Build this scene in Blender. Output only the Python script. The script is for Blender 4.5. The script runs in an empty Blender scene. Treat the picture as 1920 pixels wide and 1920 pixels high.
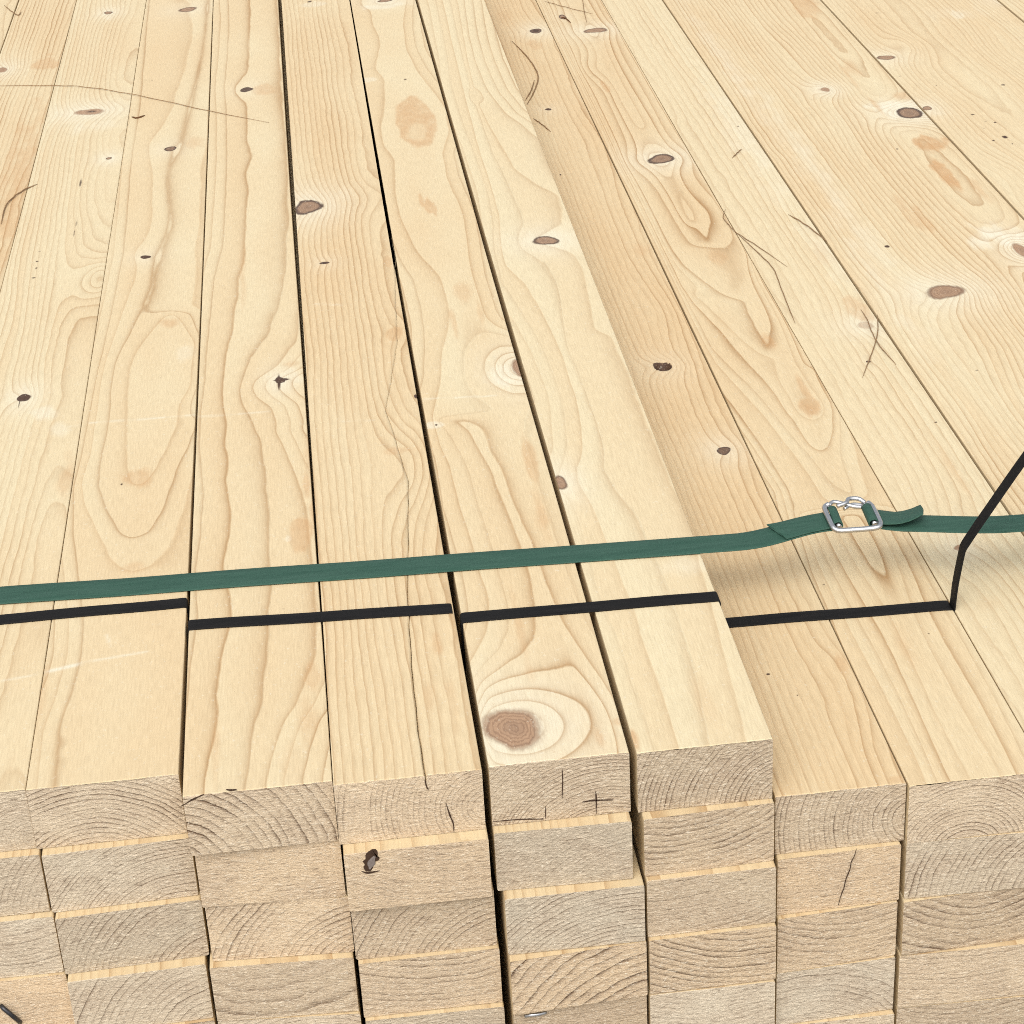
import bpy, bmesh, math, random
import numpy as np
from mathutils import Matrix, Vector

sc = bpy.context.scene
COL = sc.collection

# ------------------------------------------------------------------ camera
# axes of the stack (x across the timbers, y along them, z up) seen from the camera
AX = np.array([[0.99249177, -0.09612511, 0.07563097],
               [-0.11226147, -0.47045043, 0.87525639],
               [-0.0485535, -0.87717521, -0.47770933]])
CAM = np.array([0.12451359, -1.11744488, 0.79166667])
FPX = 3965.25
cam = bpy.data.cameras.new('camera')
cam.sensor_width = 36.0
cam.lens = FPX / 1920.0 * 36.0
cam.clip_start, cam.clip_end = 0.05, 200.0
cam_o = bpy.data.objects.new('camera', cam)
COL.objects.link(cam_o)
m = Matrix.Identity(4)
for i in range(3):
    m[i][0], m[i][1], m[i][2], m[i][3] = AX[i, 0], -AX[i, 1], -AX[i, 2], CAM[i]
cam_o.matrix_world = m
sc.camera = cam_o
sc.cycles.pixel_filter_type = 'BLACKMAN_HARRIS'
sc.cycles.filter_width = 1.0
sc.cycles.use_denoising = False
sc.cycles.use_adaptive_sampling = True
sc.cycles.adaptive_threshold = 0.02
sc.cycles.max_bounces = 5
sc.cycles.diffuse_bounces = 3
sc.cycles.glossy_bounces = 2

# ------------------------------------------------------------------ overcast daylight
SUN_EL, SUN_AZ = 52.0, 196.0           # azimuth: clockwise from +y, where the light comes from
world = bpy.data.worlds.new('World')
sc.world = world
world.use_nodes = True
nt = world.node_tree
nt.nodes.clear()
sky = nt.nodes.new('ShaderNodeTexSky')
sky.sky_type = 'NISHITA'
sky.sun_disc = False
sky.sun_elevation = math.radians(SUN_EL)
sky.sun_rotation = math.radians(SUN_AZ)
sky.dust_density = 4.0
hs = nt.nodes.new('ShaderNodeHueSaturation')
hs.inputs['Saturation'].default_value = 0.22      # cloud cover: nearly grey sky
bg = nt.nodes.new('ShaderNodeBackground')
bg.inputs['Strength'].default_value = 0.15
wo = nt.nodes.new('ShaderNodeOutputWorld')
nt.links.new(sky.outputs[0], hs.inputs['Color'])
nt.links.new(hs.outputs[0], bg.inputs['Color'])
nt.links.new(bg.outputs[0], wo.inputs['Surface'])
sun = bpy.data.lights.new('sun', 'SUN')
sun.energy = 0.75
sun.angle = math.radians(65)
sun.color = (1.0, 0.975, 0.93)
sun_o = bpy.data.objects.new('sun', sun)
COL.objects.link(sun_o)
_az, _el = math.radians(SUN_AZ), math.radians(SUN_EL)
_d = Vector((math.sin(_az) * math.cos(_el), math.cos(_az) * math.cos(_el), math.sin(_el)))
sun_o.rotation_euler = _d.to_track_quat('Z', 'Y').to_euler()
sun_o.location = _d * 5
sc.view_settings.view_transform = 'Standard'
sc.view_settings.look = 'None'
sc.view_settings.gamma = 1.0
sc.view_settings.exposure = 0.47
sc.view_settings.use_curve_mapping = False

# ------------------------------------------------------------------ helpers
def PX(x, y, z=0.0):
    """world point at height z whose place in the photograph is (x, y) of 1920"""
    d = AX @ np.array([x - 960.0, y - 960.0, FPX])
    t = (z - CAM[2]) / d[2]
    return CAM + t * d

def PY(x, y, yy):
    d = AX @ np.array([x - 960.0, y - 960.0, FPX])
    return CAM + (yy - CAM[1]) / d[1] * d

def tag(o, label=None, cat=None, group=None, kind=None):
    if label: o['label'] = label
    if cat: o['category'] = cat
    if group: o['group'] = group
    if kind: o['kind'] = kind
    return o

def link(name, me, mat=None, parent=None):
    o = bpy.data.objects.new(name, me)
    COL.objects.link(o)
    if mat is not None and me is not None:
        for mm in (mat if isinstance(mat, (list, tuple)) else [mat]):
            me.materials.append(mm)
    if parent is not None:
        o.parent = parent
    return o

_lat = {}
def vnoise(x, y, seed):
    """smooth value noise in -1..1"""
    if seed not in _lat:
        _lat[seed] = np.random.RandomState(seed).rand(256, 256) * 2 - 1
    L = _lat[seed]
    x = np.asarray(x, float) + 1000.3; y = np.asarray(y, float) + 1000.7
    x0 = np.floor(x).astype(int); y0 = np.floor(y).astype(int)
    fx = x - x0; fy = y - y0
    fx = fx * fx * fx * (fx * (fx * 6 - 15) + 10); fy = fy * fy * fy * (fy * (fy * 6 - 15) + 10)
    a = L[x0 % 256, y0 % 256]; b = L[(x0 + 1) % 256, y0 % 256]
    c = L[x0 % 256, (y0 + 1) % 256]; d = L[(x0 + 1) % 256, (y0 + 1) % 256]
    return (a * (1 - fx) + b * fx) * (1 - fy) + (c * (1 - fx) + d * fx) * fy

# ------------------------------------------------------------------ node helper
class NT:
    def __init__(self, name):
        self.m = bpy.data.materials.new(name)
        self.m.use_nodes = True
        self.t = self.m.node_tree
        self.t.nodes.clear()
        self.out = self.t.nodes.new('ShaderNodeOutputMaterial')
        self.b = self.t.nodes.new('ShaderNodeBsdfPrincipled')
        self.t.links.new(self.b.outputs[0], self.out.inputs[0])
    def put(self, sock, v):
        if hasattr(v, 'is_output') or isinstance(v, bpy.types.NodeSocket):
            self.t.links.new(v, sock)
        elif v is not None:
            sock.default_value = v
    def n(self, kind, **kw):
        nd = self.t.nodes.new(kind)
        for k, v in kw.items(): setattr(nd, k, v)
        return nd
    def math(self, op, a, b=None, c=None, clamp=False):
        nd = self.n('ShaderNodeMath', operation=op, use_clamp=clamp)
        self.put(nd.inputs[0], a); self.put(nd.inputs[1], b); self.put(nd.inputs[2], c)
        return nd.outputs[0]
    def ss(self, x, lo, hi, a=0.0, b=1.0):
        nd = self.n('ShaderNodeMapRange', interpolation_type='SMOOTHSTEP')
        self.put(nd.inputs['Value'], x); self.put(nd.inputs['From Min'], lo); self.put(nd.inputs['From Max'], hi)
        self.put(nd.inputs['To Min'], a); self.put(nd.inputs['To Max'], b)
        return nd.outputs[0]
    def mix(self, f, a, b, mode='MIX'):
        nd = self.n('ShaderNodeMix', data_type='RGBA', blend_type=mode)
        self.put(nd.inputs[0], f)
        for s, v in ((nd.inputs[6], a), (nd.inputs[7], b)):
            if isinstance(v, (tuple, list)): v = (*v[:3], 1.0)
            self.put(s, v)
        return nd.outputs[2]
    def noise(self, vec, scale, detail=2.0, rough=0.5, dist=0.0):
        nd = self.n('ShaderNodeTexNoise')
        self.put(nd.inputs['Vector'], vec)
        nd.inputs['Scale'].default_value = scale; nd.inputs['Detail'].default_value = detail
        nd.inputs['Roughness'].default_value = rough; nd.inputs['Distortion'].default_value = dist
        return nd.outputs[0]
    def mapping(self, vec, scale, loc=(0, 0, 0), rot=(0, 0, 0)):
        nd = self.n('ShaderNodeMapping')
        self.put(nd.inputs['Vector'], vec)
        nd.inputs['Scale'].default_value = scale; nd.inputs['Rotation'].default_value = rot
        self.put(nd.inputs['Location'], loc)
        return nd.outputs[0]
    def objattr(self, name):
        nd = self.n('ShaderNodeAttribute', attribute_type='OBJECT', attribute_name=name)
        return nd.outputs['Fac']
    def geoattr(self, name):
        nd = self.n('ShaderNodeAttribute', attribute_type='GEOMETRY', attribute_name=name)
        sp = self.n('ShaderNodeSeparateXYZ')
        self.t.links.new(nd.outputs['Vector'], sp.inputs[0])
        return sp.outputs
    def white(self, w):
        nd = self.n('ShaderNodeTexWhiteNoise', noise_dimensions='1D')
        self.put(nd.inputs['W'], w)
        return nd.outputs['Value']
    def bump(self, h, strength, dist):
        nd = self.n('ShaderNodeBump')
        nd.inputs['Strength'].default_value = strength; nd.inputs['Distance'].default_value = dist
        self.put(nd.inputs['Height'], h)
        self.t.links.new(nd.outputs[0], self.b.inputs['Normal'])
    def seeded(self):
        """object coordinates shifted by the timber's own seed"""
        tc = self.n('ShaderNodeTexCoord')
        cb = self.n('ShaderNodeCombineXYZ')
        s = self.objattr('seed')
        for i in range(3): self.put(cb.inputs[i], self.math('MULTIPLY', s, (1.37, 2.11, 0.73)[i]))
        va = self.n('ShaderNodeVectorMath', operation='ADD')
        self.t.links.new(tc.outputs['Object'], va.inputs[0]); self.t.links.new(cb.outputs[0], va.inputs[1])
        return tc.outputs['Object'], va.outputs[0]

def set_spec(b, r, s):
    b.inputs['Roughness'].default_value = r
    b.inputs['Specular IOR Level'].default_value = s

# colours of planed spruce (linear)
C_BASE = (0.672, 0.564, 0.362)
C_BASE2 = (0.632, 0.458, 0.256)
C_LATE = (0.375, 0.215, 0.088)
C_PALE = (0.735, 0.690, 0.545)
C_ORNG = (0.520, 0.295, 0.130)

def mat_planed():
    N = NT('planed_spruce')
    obj, seeded = N.seeded()
    F, pale, orng = N.geoattr('wood_a')
    rk, tone, dark = N.geoattr('wood_b')
    p = N.objattr('line_power'); strg = N.objattr('line_strength'); btone = N.objattr('tone')
    wig = N.noise(N.mapping(seeded, (160, 22, 160)), 1.0, 1.0)
    Fw = N.math('ADD', F, N.math('MULTIPLY', N.math('SUBTRACT', wig, 0.5), N.objattr('wiggle')))
    t = N.math('FRACT', Fw); fl = N.math('FLOOR', Fw)
    rnd = N.white(N.math('ADD', fl, N.objattr('seed')))
    ln = N.math('MULTIPLY', N.math('POWER', t, p), N.ss(t, 1.0, 0.93))
    soft = N.math('MULTIPLY', N.math('POWER', t, 2.0), 0.16)
    ln = N.math('ADD', ln, soft)
    big = N.noise(N.mapping(seeded, (14, 3, 14)), 1.0, 3.0)
    ln = N.math('MULTIPLY', ln, N.math('ADD', 0.50, N.math('MULTIPLY', rnd, 0.95)))
    ln = N.math('MULTIPLY', ln, N.ss(big, 0.25, 0.65, 0.55, 1.1))
    ln = N.math('MULTIPLY', ln, strg, clamp=True)
    base = N.mix(N.math('ADD', btone, N.math('MULTIPLY', N.math('SUBTRACT', big, 0.5), 1.5), clamp=True), C_BASE, C_BASE2)
    per_ring = N.math('MULTIPLY', N.white(N.math('ADD', fl, 17.3)), 0.35)
    base = N.mix(per_ring, base, C_BASE2)
    brk = N.noise(N.mapping(seeded, (110, 40, 110)), 1.0, 3.0, 0.6)
    base = N.mix(N.math('MULTIPLY', pale, N.ss(brk, 0.2, 0.75, 0.75, 1.0), clamp=True), base, C_PALE)
    ln = N.math('MULTIPLY', ln, N.math('SUBTRACT', 1.0, N.math('MULTIPLY', pale, 0.35)), clamp=True)
    c = N.mix(ln, base, C_LATE)
    c = N.mix(N.math('MULTIPLY', orng, N.ss(brk, 0.2, 0.7, 0.55, 1.0), clamp=True), c, C_ORNG)
    # knots
    fine0 = N.noise(N.mapping(seeded, (900, 60, 900)), 1.0, 2.0, 0.65)
    rkn = N.math('ADD', rk, N.math('MULTIPLY', N.math('SUBTRACT', brk, 0.5), 0.46))
    t2 = N.math('POWER', tone, 2.0)
    kin = N.math('MULTIPLY', N.ss(rkn, 1.06, N.ss(tone, 0.2, 0.7, 0.66, 0.92)), N.ss(tone, 0.0, 0.3, 0.45, 0.95))
    rings = N.math('SINE', N.math('MULTIPLY', N.math('ADD', rkn, N.math('MULTIPLY', fine0, 0.10)), 42.0))
    kc = N.mix(t2, (0.42, 0.255, 0.150), (0.085, 0.042, 0.026))
    kc = N.mix(N.ss(rings, -0.3, 0.9, 0.0, 0.52), kc, N.mix(t2, (0.22, 0.112, 0.062), (0.03, 0.016, 0.012)))
    kc = N.mix(N.ss(brk, 0.52, 0.80, 0.0, 0.30), kc, (0.48, 0.34, 0.23))
    kc = N.mix(N.ss(rkn, 0.50, 0.10, 0.0, 0.45), kc, N.mix(t2, (0.25, 0.145, 0.09), (0.06, 0.035, 0.026)))
    rim = N.math('MULTIPLY', N.math('MULTIPLY', N.ss(rkn, 0.58, 0.86), N.ss(rkn, 1.12, 0.98)), N.ss(tone, 0.36, 0.52, 0.25, 0.97))
    kc = N.mix(rim, kc, (0.060, 0.028, 0.018))
    c = N.mix(kin, c, kc)
    dk = N.ss(N.math('ADD', dark, N.math('MULTIPLY', N.math('SUBTRACT', brk, 0.5), 0.5)), 0.35, 0.75)
    c = N.mix(dk, c, (0.075, 0.040, 0.024))
    fine = fine0
    c = N.mix(1.0, c, N.mix(fine, (0.80, 0.785, 0.76), (1.18, 1.20, 1.22)), 'MULTIPLY')
    speck = N.noise(N.mapping(seeded, (420, 260, 420)), 1.0, 2.0, 0.7)
    c = N.mix(N.ss(speck, 0.60, 0.78, 0.0, 0.40), c, C_PALE)
    c = N.mix(N.ss(speck, 0.40, 0.22, 0.0, 0.30), c, (0.50, 0.345, 0.19))
    N.put(N.b.inputs['Base Color'], c)
    set_spec(N.b, 0.62, 0.28)
    h = N.math('SUBTRACT', N.math('MULTIPLY', fine, 0.6), N.math('MULTIPLY', ln, 0.20))
    N.bump(h, 0.18, 0.0006)
    return N.m

def ring_nodes(N, obj, seeded, wob=0.35):
    sp = N.n('ShaderNodeSeparateXYZ'); N.t.links.new(obj, sp.inputs[0])
    dx = N.math('SUBTRACT', sp.outputs[0], N.objattr('pith_x'))
    dz = N.math('SUBTRACT', sp.outputs[2], N.objattr('pith_z'))
    R = N.math('SQRT', N.math('ADD', N.math('MULTIPLY', dx, dx), N.math('MULTIPLY', dz, dz)))
    F = N.math('DIVIDE', R, N.objattr('spacing'))
    w = N.noise(N.mapping(seeded, (38, 4, 38)), 1.0, 2.0)
    F = N.math('ADD', F, N.math('MULTIPLY', N.math('SUBTRACT', w, 0.5), wob * 2))
    return F

def mat_side():
    N = NT('sawn_side_spruce')
    obj, seeded = N.seeded()
    F = ring_nodes(N, obj, seeded, 0.8)
    t = N.math('FRACT', F); rnd = N.white(N.math('FLOOR', F))
    ln = N.math('MULTIPLY', N.math('POWER', t, 4.0), N.math('ADD', 0.2, N.math('MULTIPLY', rnd, 0.55)))
    big = N.noise(N.mapping(seeded, (25, 6, 25)), 1.0, 3.0)
    c = N.mix(big, C_BASE, C_BASE2)
    c = N.mix(ln, c, C_LATE)
    fine = N.noise(N.mapping(seeded, (700, 45, 700)), 1.0, 3.0, 0.65)
    c = N.mix(1.0, c, N.mix(fine, (0.8, 0.79, 0.77), (1.14, 1.15, 1.17)), 'MULTIPLY')
    N.put(N.b.inputs['Base Color'], c)
    set_spec(N.b, 0.7, 0.22)
    N.bump(fine, 0.3, 0.0008)
    return N.m

def mat_end():
    N = NT('sawn_end_grain')
    obj, seeded = N.seeded()
    F = ring_nodes(N, obj, seeded, 0.55)
    wob = N.noise(N.mapping(seeded, (260, 260, 420)), 1.0, 3.0, 0.6)
    F = N.math('ADD', F, N.math('MULTIPLY', N.math('SUBTRACT', wob, 0.5), 0.28))
    t = N.math('FRACT', F); rnd = N.white(N.math('ADD', N.math('FLOOR', F), N.objattr('seed')))
    ln = N.math('MULTIPLY', N.math('POWER', t, 4.0), N.ss(t, 1.0, 0.90))
    patch = N.noise(N.mapping(seeded, (24, 24, 44)), 1.0, 2.0)
    ln = N.math('MULTIPLY', ln, N.math('ADD', 0.30, N.math('MULTIPLY', rnd, 0.95)))
    ln = N.math('MULTIPLY', ln, N.ss(patch, 0.30, 0.62, 0.40, 1.25))
    ln = N.math('MULTIPLY', ln, N.math('MULTIPLY', N.objattr('end_lines'), 0.95), clamp=True)
    g = N.objattr('end_grey')
    c = N.mix(g, (0.670, 0.505, 0.325), (0.600, 0.525, 0.405))
    sd = N.white(N.objattr('seed'))
    c = N.mix(1.0, c, N.mix(sd, (0.74, 0.725, 0.70), (1.08, 1.07, 1.05)), 'MULTIPLY')
    c = N.mix(N.ss(patch, 0.2, 0.8, 0.0, 0.55), c, (0.49, 0.375, 0.262))
    c = N.mix(ln, c, (0.140, 0.085, 0.050))
    # torn fibres of the saw cut: short pale and dark streaks
    fz = N.noise(N.mapping(seeded, (150, 150, 620), rot=(0, 0.16, 0)), 1.0, 3.0, 0.7, 0.8)
    fz2 = N.noise(N.mapping(seeded, (420, 420, 1000), rot=(0, -0.35, 0)), 1.0, 2.0, 0.7, 0.4)
    c = N.mix(N.math('MULTIPLY', N.ss(fz, 0.52, 0.70), 0.70), c, (0.74, 0.62, 0.46))
    c = N.mix(N.math('MULTIPLY', N.ss(fz, 0.46, 0.28), 0.62), c, (0.18, 0.120, 0.08))
    c = N.mix(N.math('MULTIPLY', N.ss(fz2, 0.56, 0.72), 0.7), c, (0.80, 0.71, 0.56))
    c = N.mix(N.math('MULTIPLY', N.ss(fz2, 0.40, 0.24), 0.4), c, (0.16, 0.11, 0.075))
    N.put(N.b.inputs['Base Color'], c)
    set_spec(N.b, 0.9, 0.08)
    h = N.math('ADD', N.math('MULTIPLY', fz, 1.0), N.math('MULTIPLY', fz2, 0.8))
    h = N.math('SUBTRACT', h, N.math('MULTIPLY', ln, 0.7))
    N.bump(h, 0.75, 0.0014)
    return N.m

def mat_strap(name, col, col2, rough, spec, weave):
    N = NT(name)
    tc = N.n('ShaderNodeTexCoord')
    a = N.noise(N.mapping(tc.outputs['Object'], (22, 260, 260)), 1.0, 4.0, 0.65)
    a = N.ss(a, 0.25, 0.75)
    f = N.noise(N.mapping(tc.outputs['Object'], (900, 900, 900)), 1.0, 2.0, 0.7)
    c = N.mix(a, col, col2)
    c = N.mix(N.ss(f, 0.60, 0.80, 0.0, 0.22), c, tuple(min(1, v * 1.9 + 0.03) for v in col2))
    N.put(N.b.inputs['Base Color'], c)
    set_spec(N.b, rough, spec)
    w = N.n('ShaderNodeTexWave', wave_type='BANDS', bands_direction='Y')
    N.t.links.new(tc.outputs['Object'], w.inputs['Vector'])
    w.inputs['Scale'].default_value = weave; w.inputs['Distortion'].default_value = 0.4
    N.bump(N.math('ADD', N.math('MULTIPLY', w.outputs['Fac'], 0.4), f), 0.25, 0.0003)
    return N.m

def mat_plain(name, col, rough, spec, metal=0.0, scale=300, var=0.25):
    N = NT(name)
    tc = N.n('ShaderNodeTexCoord')
    f = N.noise(tc.outputs['Object'], scale, 3.0, 0.6)
    c = N.mix(f, tuple(v * (1 - var) for v in col), tuple(min(1, v * (1 + var)) for v in col))
    N.put(N.b.inputs['Base Color'], c)
    set_spec(N.b, rough, spec)
    N.b.inputs['Metallic'].default_value = metal
    N.bump(f, 0.15, 0.0004)
    return N.m

M_TOP, M_SIDE, M_END = mat_planed(), mat_side(), mat_end()
M_GREEN = mat_strap('green_polyester_strap', (0.026, 0.074, 0.051), (0.041, 0.096, 0.069), 0.6, 0.22, 260)
M_BLACK = mat_strap('black_plastic_strap', (0.007, 0.0066, 0.0064), (0.013, 0.012, 0.0115), 0.65, 0.14, 200)
M_STEEL = mat_plain('galvanised_steel', (0.55, 0.555, 0.56), 0.38, 0.5, 1.0, scale=900, var=0.35)
M_FIBRE = mat_plain('dry_wood_fibre', (0.25, 0.150, 0.075), 0.8, 0.2)
M_BARK = mat_plain('bark_chip', (0.13, 0.065, 0.030), 0.9, 0.1, scale=900, var=0.5)
M_CRACK = mat_plain('crack_wood', (0.060, 0.036, 0.024), 0.95, 0.05)
M_GROUND = mat_plain('concrete_ground', (0.30, 0.285, 0.26), 0.95, 0.1, scale=40, var=0.3)

# ------------------------------------------------------------------ the stack
T = 0.0475                      # thickness of a timber, also the height of a layer
Y_END = 2.70                    # the timbers run on past the far edge of the picture
ZD = -T                         # the right-hand bundles are one layer lower

# ---- ground below the stack
NROW = 6
gz = -NROW * T
gm = bpy.data.meshes.new('ground')
gm.from_pydata([(-8, -8, gz), (8, -8, gz), (8, 10, gz), (-8, 10, gz)], [], [(0, 1, 2, 3)])
tag(link('ground', gm, M_GROUND), 'plain grey concrete ground under the timber stack', None, None, 'structure')

GROUP = 'timbers stacked in strapped bundles'
STACKED = {}

def props(o, pith_x, pith_z, spacing, seed, tone=0.2, power=7.0, strength=0.75, end_grey=0.5, end_lines=1.0):
    o['pith_x'] = float(pith_x); o['pith_z'] = float(pith_z); o['spacing'] = float(spacing); o['seed'] = float(seed)
    o['tone'] = float(tone); o['line_power'] = float(power); o['line_strength'] = float(strength)
    o['wiggle'] = 0.16
    o['end_grey'] = float(end_grey); o['end_lines'] = float(end_lines)

# ---- marks in the wood; sizes are read off the photograph and turned into metres on the face
def span(x, y, w, h, z):
    a, b = PX(x - w / 2, y, z), PX(x + w / 2, y, z)
    c, d = PX(x, y - h / 2, z), PX(x, y + h / 2, z)
    o = PX(x, y, z)
    return o[0], o[1], abs(b[0] - a[0]) / 2, abs(c[1] - d[1]) / 2

def make_top(key, label, xl, xr, yf, z, wood, marks, crack=None, ncol=64, sub=1.0):
    """xl, xr: (near, far) x of the two long edges; wood: dict of ring figures; marks: knots and stains"""
    rs = np.random.RandomState(wood['seed'])
    ys = [yf]
    while ys[-1] < Y_END:
        ys.append(ys[-1] + (0.0015 + 0.0021 * max(0, ys[-1])) * sub)
    ys[-1] = Y_END
    ys = np.array(ys); nv = len(ys)
    def edge(e):                               # x of a long edge at y = 0, (1,) 2
        return np.interp(ys, [0, 2.0] if len(e) == 2 else [0, .9, 2.0], e)
    L = edge(xl) + 0.0004 * vnoise(ys * 2.2, ys * 0, wood['seed'] + 1)
    R = edge(xr) + 0.0004 * vnoise(ys * 2.2, ys * 0, wood['seed'] + 2)
    r = 0.0008
    arris = [0.0, 0.25, 0.6, 1.0]
    cols, drop = [], []
    for a in arris[:-1]: cols.append(('L', a * r)); drop.append(r - math.sqrt(max(0, r * r - (r - a * r) ** 2)))
    inner = np.linspace(0, 1, ncol)
    X = np.zeros((nv, ncol + 2 * 3)); Z = np.zeros_like(X)
    for i in range(3):
        X[:, i] = L + cols[i][1]; Z[:, i] = -drop[i]
        X[:, -1 - i] = R - cols[i][1]; Z[:, -1 - i] = -drop[i]
    if crack is None:
        X[:, 3:-3] = (L + r)[:, None] + (R - L - 2 * r)[:, None] * inner[None, :]
    else:                                     # a drying crack: a narrow groove that the columns follow
        pts = np.array([PX(a, b, z)[:2] for a, b in crack['line']])
        pts = pts[np.argsort(pts[:, 1])]
        cx = np.interp(ys, pts[:, 1], pts[:, 0]) + 0.0006 * vnoise(ys * 60, ys * 0, 5)
        w = np.interp(ys, [0, crack['fade0'], crack['fade1']], [1, 0.6, 0.0]) * crack['half'] + 0.00004
        dp = np.interp(ys, [0, crack['fade0'], crack['fade1']], [1, 0.7, 0.0]) * crack['depth']
        k = int(ncol * crack['at'])
        for j in range(k):
            X[:, 3 + j] = (L + r) + (cx - w - L - r) * (j / (k - 1))
        X[:, 3 + k] = cx; Z[:, 3 + k] = -dp
        nr = ncol - k - 1
        for j in range(nr):
            X[:, 3 + k + 1 + j] = (cx + w) + (R - r - cx - w) * (j / (nr - 1))
    Y = np.repeat(ys[:, None], X.shape[1], 1)
    # the sawn edge is a little ragged
    Y[0] += 0.0005 * vnoise(X[0] * 400, X[0] * 0, wood['seed'] + 3) + 0.0004 * vnoise(X[0] * 90, X[0] * 0, wood['seed'] + 4)
    xc = 0.5 * (xl[0] + xr[0])
    px, pz, sp = wood['px'] + xc, wood['pz'], wood['sp']
    s = wood['seed']
    wander = wood.get('wander', 0.004)
    pxv = px + wander * 1.5 * vnoise(Y * 1.3, Y * 0, s + 5) + wood.get('tilt_x', 0) * Y
    pzv = pz + wander * 2.0 * vnoise(Y * 1.1, Y * 0 + 3, s + 6) + wood.get('tilt_z', 0) * Y
    rad = np.sqrt((X - pxv) ** 2 + (Z - pzv) ** 2)
    F = rad / sp
    kamp = 1.0; calm = 1.0 if key not in TRACE else .28
    if key in TRACE:                            # rings followed from the photograph, one value for each ring
        kamp = TRACE[key].get('kamp', .35)
        spn = TRACE[key]['sp']
        cr, lb = [], []
        for lab, fade, pts in TRACE[key]['rings']:
            q = np.array([PX(a, b_, z)[:2] for a, b_ in pts]); q = q[np.argsort(q[:, 1])]
            cr.append(np.interp(ys, q[:, 1], q[:, 0]))
            lb.append(np.where(((fade in (1, 2)) & (ys < q[0, 1])) | ((fade in (1, 3)) & (ys > q[-1, 1])), np.nan, lab))
        cr = np.array(cr); lb = np.array(lb)
        Ft = np.zeros_like(F)
        for i in range(nv):
            o_ = np.argsort(cr[:, i], kind='stable'); o_ = o_[~np.isnan(lb[o_, i])]; cx_, lx_ = cr[o_, i], lb[o_, i]
            cx_ = np.maximum.accumulate(cx_ + np.arange(len(cx_)) * 1e-5)
            cc, ll = [cx_[0]], [lx_[0]]
            for k in range(1, len(cx_)):           # between two cuts of the same ring the value rises or sinks
                if abs(lx_[k] - lx_[k - 1]) < .3 and cx_[k] - cx_[k - 1] > .001:
                    m_ = .40 * min(1, (cx_[k] - cx_[k - 1]) / .008)
                    mid = .5 * (lx_[k] + lx_[k - 1])
                    cc += [cx_[k - 1] * .75 + cx_[k] * .25, cx_[k - 1] * .25 + cx_[k] * .75]; ll += [mid + m_, mid + m_]
                cc.append(cx_[k]); ll.append(lx_[k])
            g = np.interp(X[i], cc, ll)
            g = np.where(X[i] < cx_[0], lx_[0] - (cx_[0] - X[i]) / spn, g)
            g = np.where(X[i] > cx_[-1], lx_[-1] + TRACE[key].get('right', 1) * (X[i] - cx_[-1]) / spn, g)
            Ft[i] = g
        ker = np.exp(-np.linspace(-2, 2, 13) ** 2); ker /= ker.sum()
        Fp = np.pad(Ft, ((6, 6), (0, 0)), mode='edge')
        Ft = sum(ker[k] * Fp[k:k + nv] for k in range(13))
        Fp = np.pad(Ft, ((0, 0), (2, 2)), mode='edge'); k5 = np.array([.1, .2, .4, .2, .1])
        Ft = sum(k5[k] * Fp[:, k:k + Ft.shape[1]] for k in range(5))
        w_ = np.ones(nv)
        if 'from' in TRACE[key]:                # farther away than this the ordinary rings take over
            yb = PX(*TRACE[key]['from'], z)[1]
            w_ = 1 - np.clip((ys - yb) / .10, 0, 1); w_ = w_ * w_ * (3 - 2 * w_)
            ib = int(np.argmin(abs(ys - yb - .05)))
            F = F + round(float(np.mean(Ft[ib]) - np.mean(F[ib])))
        F = Ft * w_[:, None] + F * (1 - w_[:, None])
    F = F + wood.get('wob', 0.35) * calm * vnoise((X - xc) / 0.030, Y / 0.16, s + 7) + 0.12 * calm * vnoise((X - xc) / 0.009, Y / 0.05, s + 8) \
          + 0.05 * calm * vnoise((X - xc) / 0.02, Y / 0.012, s + 9)
    pale = np.zeros_like(F); orng = np.zeros_like(F); dark = np.zeros_like(F)
    rk = np.full_like(F, 9.0); tone = np.zeros_like(F)
    for mk in marks:
        kind = mk[0]
        if kind == 'line':                      # pale scratch from the planer
            (x1, y1), (x2, y2), wd, am = mk[1:5]
            p, q = PX(x1, y1, z)[:2], PX(x2, y2, z)[:2]
            d = q - p; ll = d @ d
            tt = np.clip(((X - p[0]) * d[0] + (Y - p[1]) * d[1]) / ll, 0, 1)
            dist = np.hypot(X - p[0] - tt * d[0], Y - p[1] - tt * d[1])
            brk = 0.35 + 0.65 * (vnoise(X / 0.011, Y / 0.02, s + 31) > -0.15)
            pale = np.maximum(pale, am * brk * np.exp(-(dist / wd) ** 2))
            continue
        cx, cy, a, b = span(*mk[1:5], z)
        du, dv = (X - cx), (Y - cy)
        if kind == 'K':                         # knot: x y w h tone ring_amp [halo]
            tn, amp = mk[5], mk[6]
            halo = 0.75 * (mk[7] if len(mk) > 7 else 0.8)
            ang = np.arctan2(dv / b, du / a)
            q = np.hypot(du / a, dv / b) * (1 + 0.10 * np.sin(2 * ang + cx * 90) + 0.06 * np.sin(3 * ang + cy * 70))
            near = q < rk
            tone = np.where(near, tn, tone); rk = np.minimum(rk, q)
            ea, eb = a * 2.1 + 0.006, b * 1.7 + 0.014
            e = (du / ea) ** 2 + (dv / eb) ** 2
            F = F + kamp * amp * (1.0 / (1.0 + e * 1.2) ** 1.3)
            pale = np.maximum(pale, halo * np.exp(-((du / (a * 2.4 + 0.004)) ** 2 + (dv / (b * 1.7 + 0.016)) ** 2) ** .8))
        elif kind == 'H':                       # a hole where a knot fell out
            q = np.hypot(du / a, dv / b)
            Z = Z - 0.007 * (1 - np.clip((q - 0.55) / 0.45, 0, 1))
            dark = np.maximum(dark, np.clip((1.12 - q) * 6, 0, 1))
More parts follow.
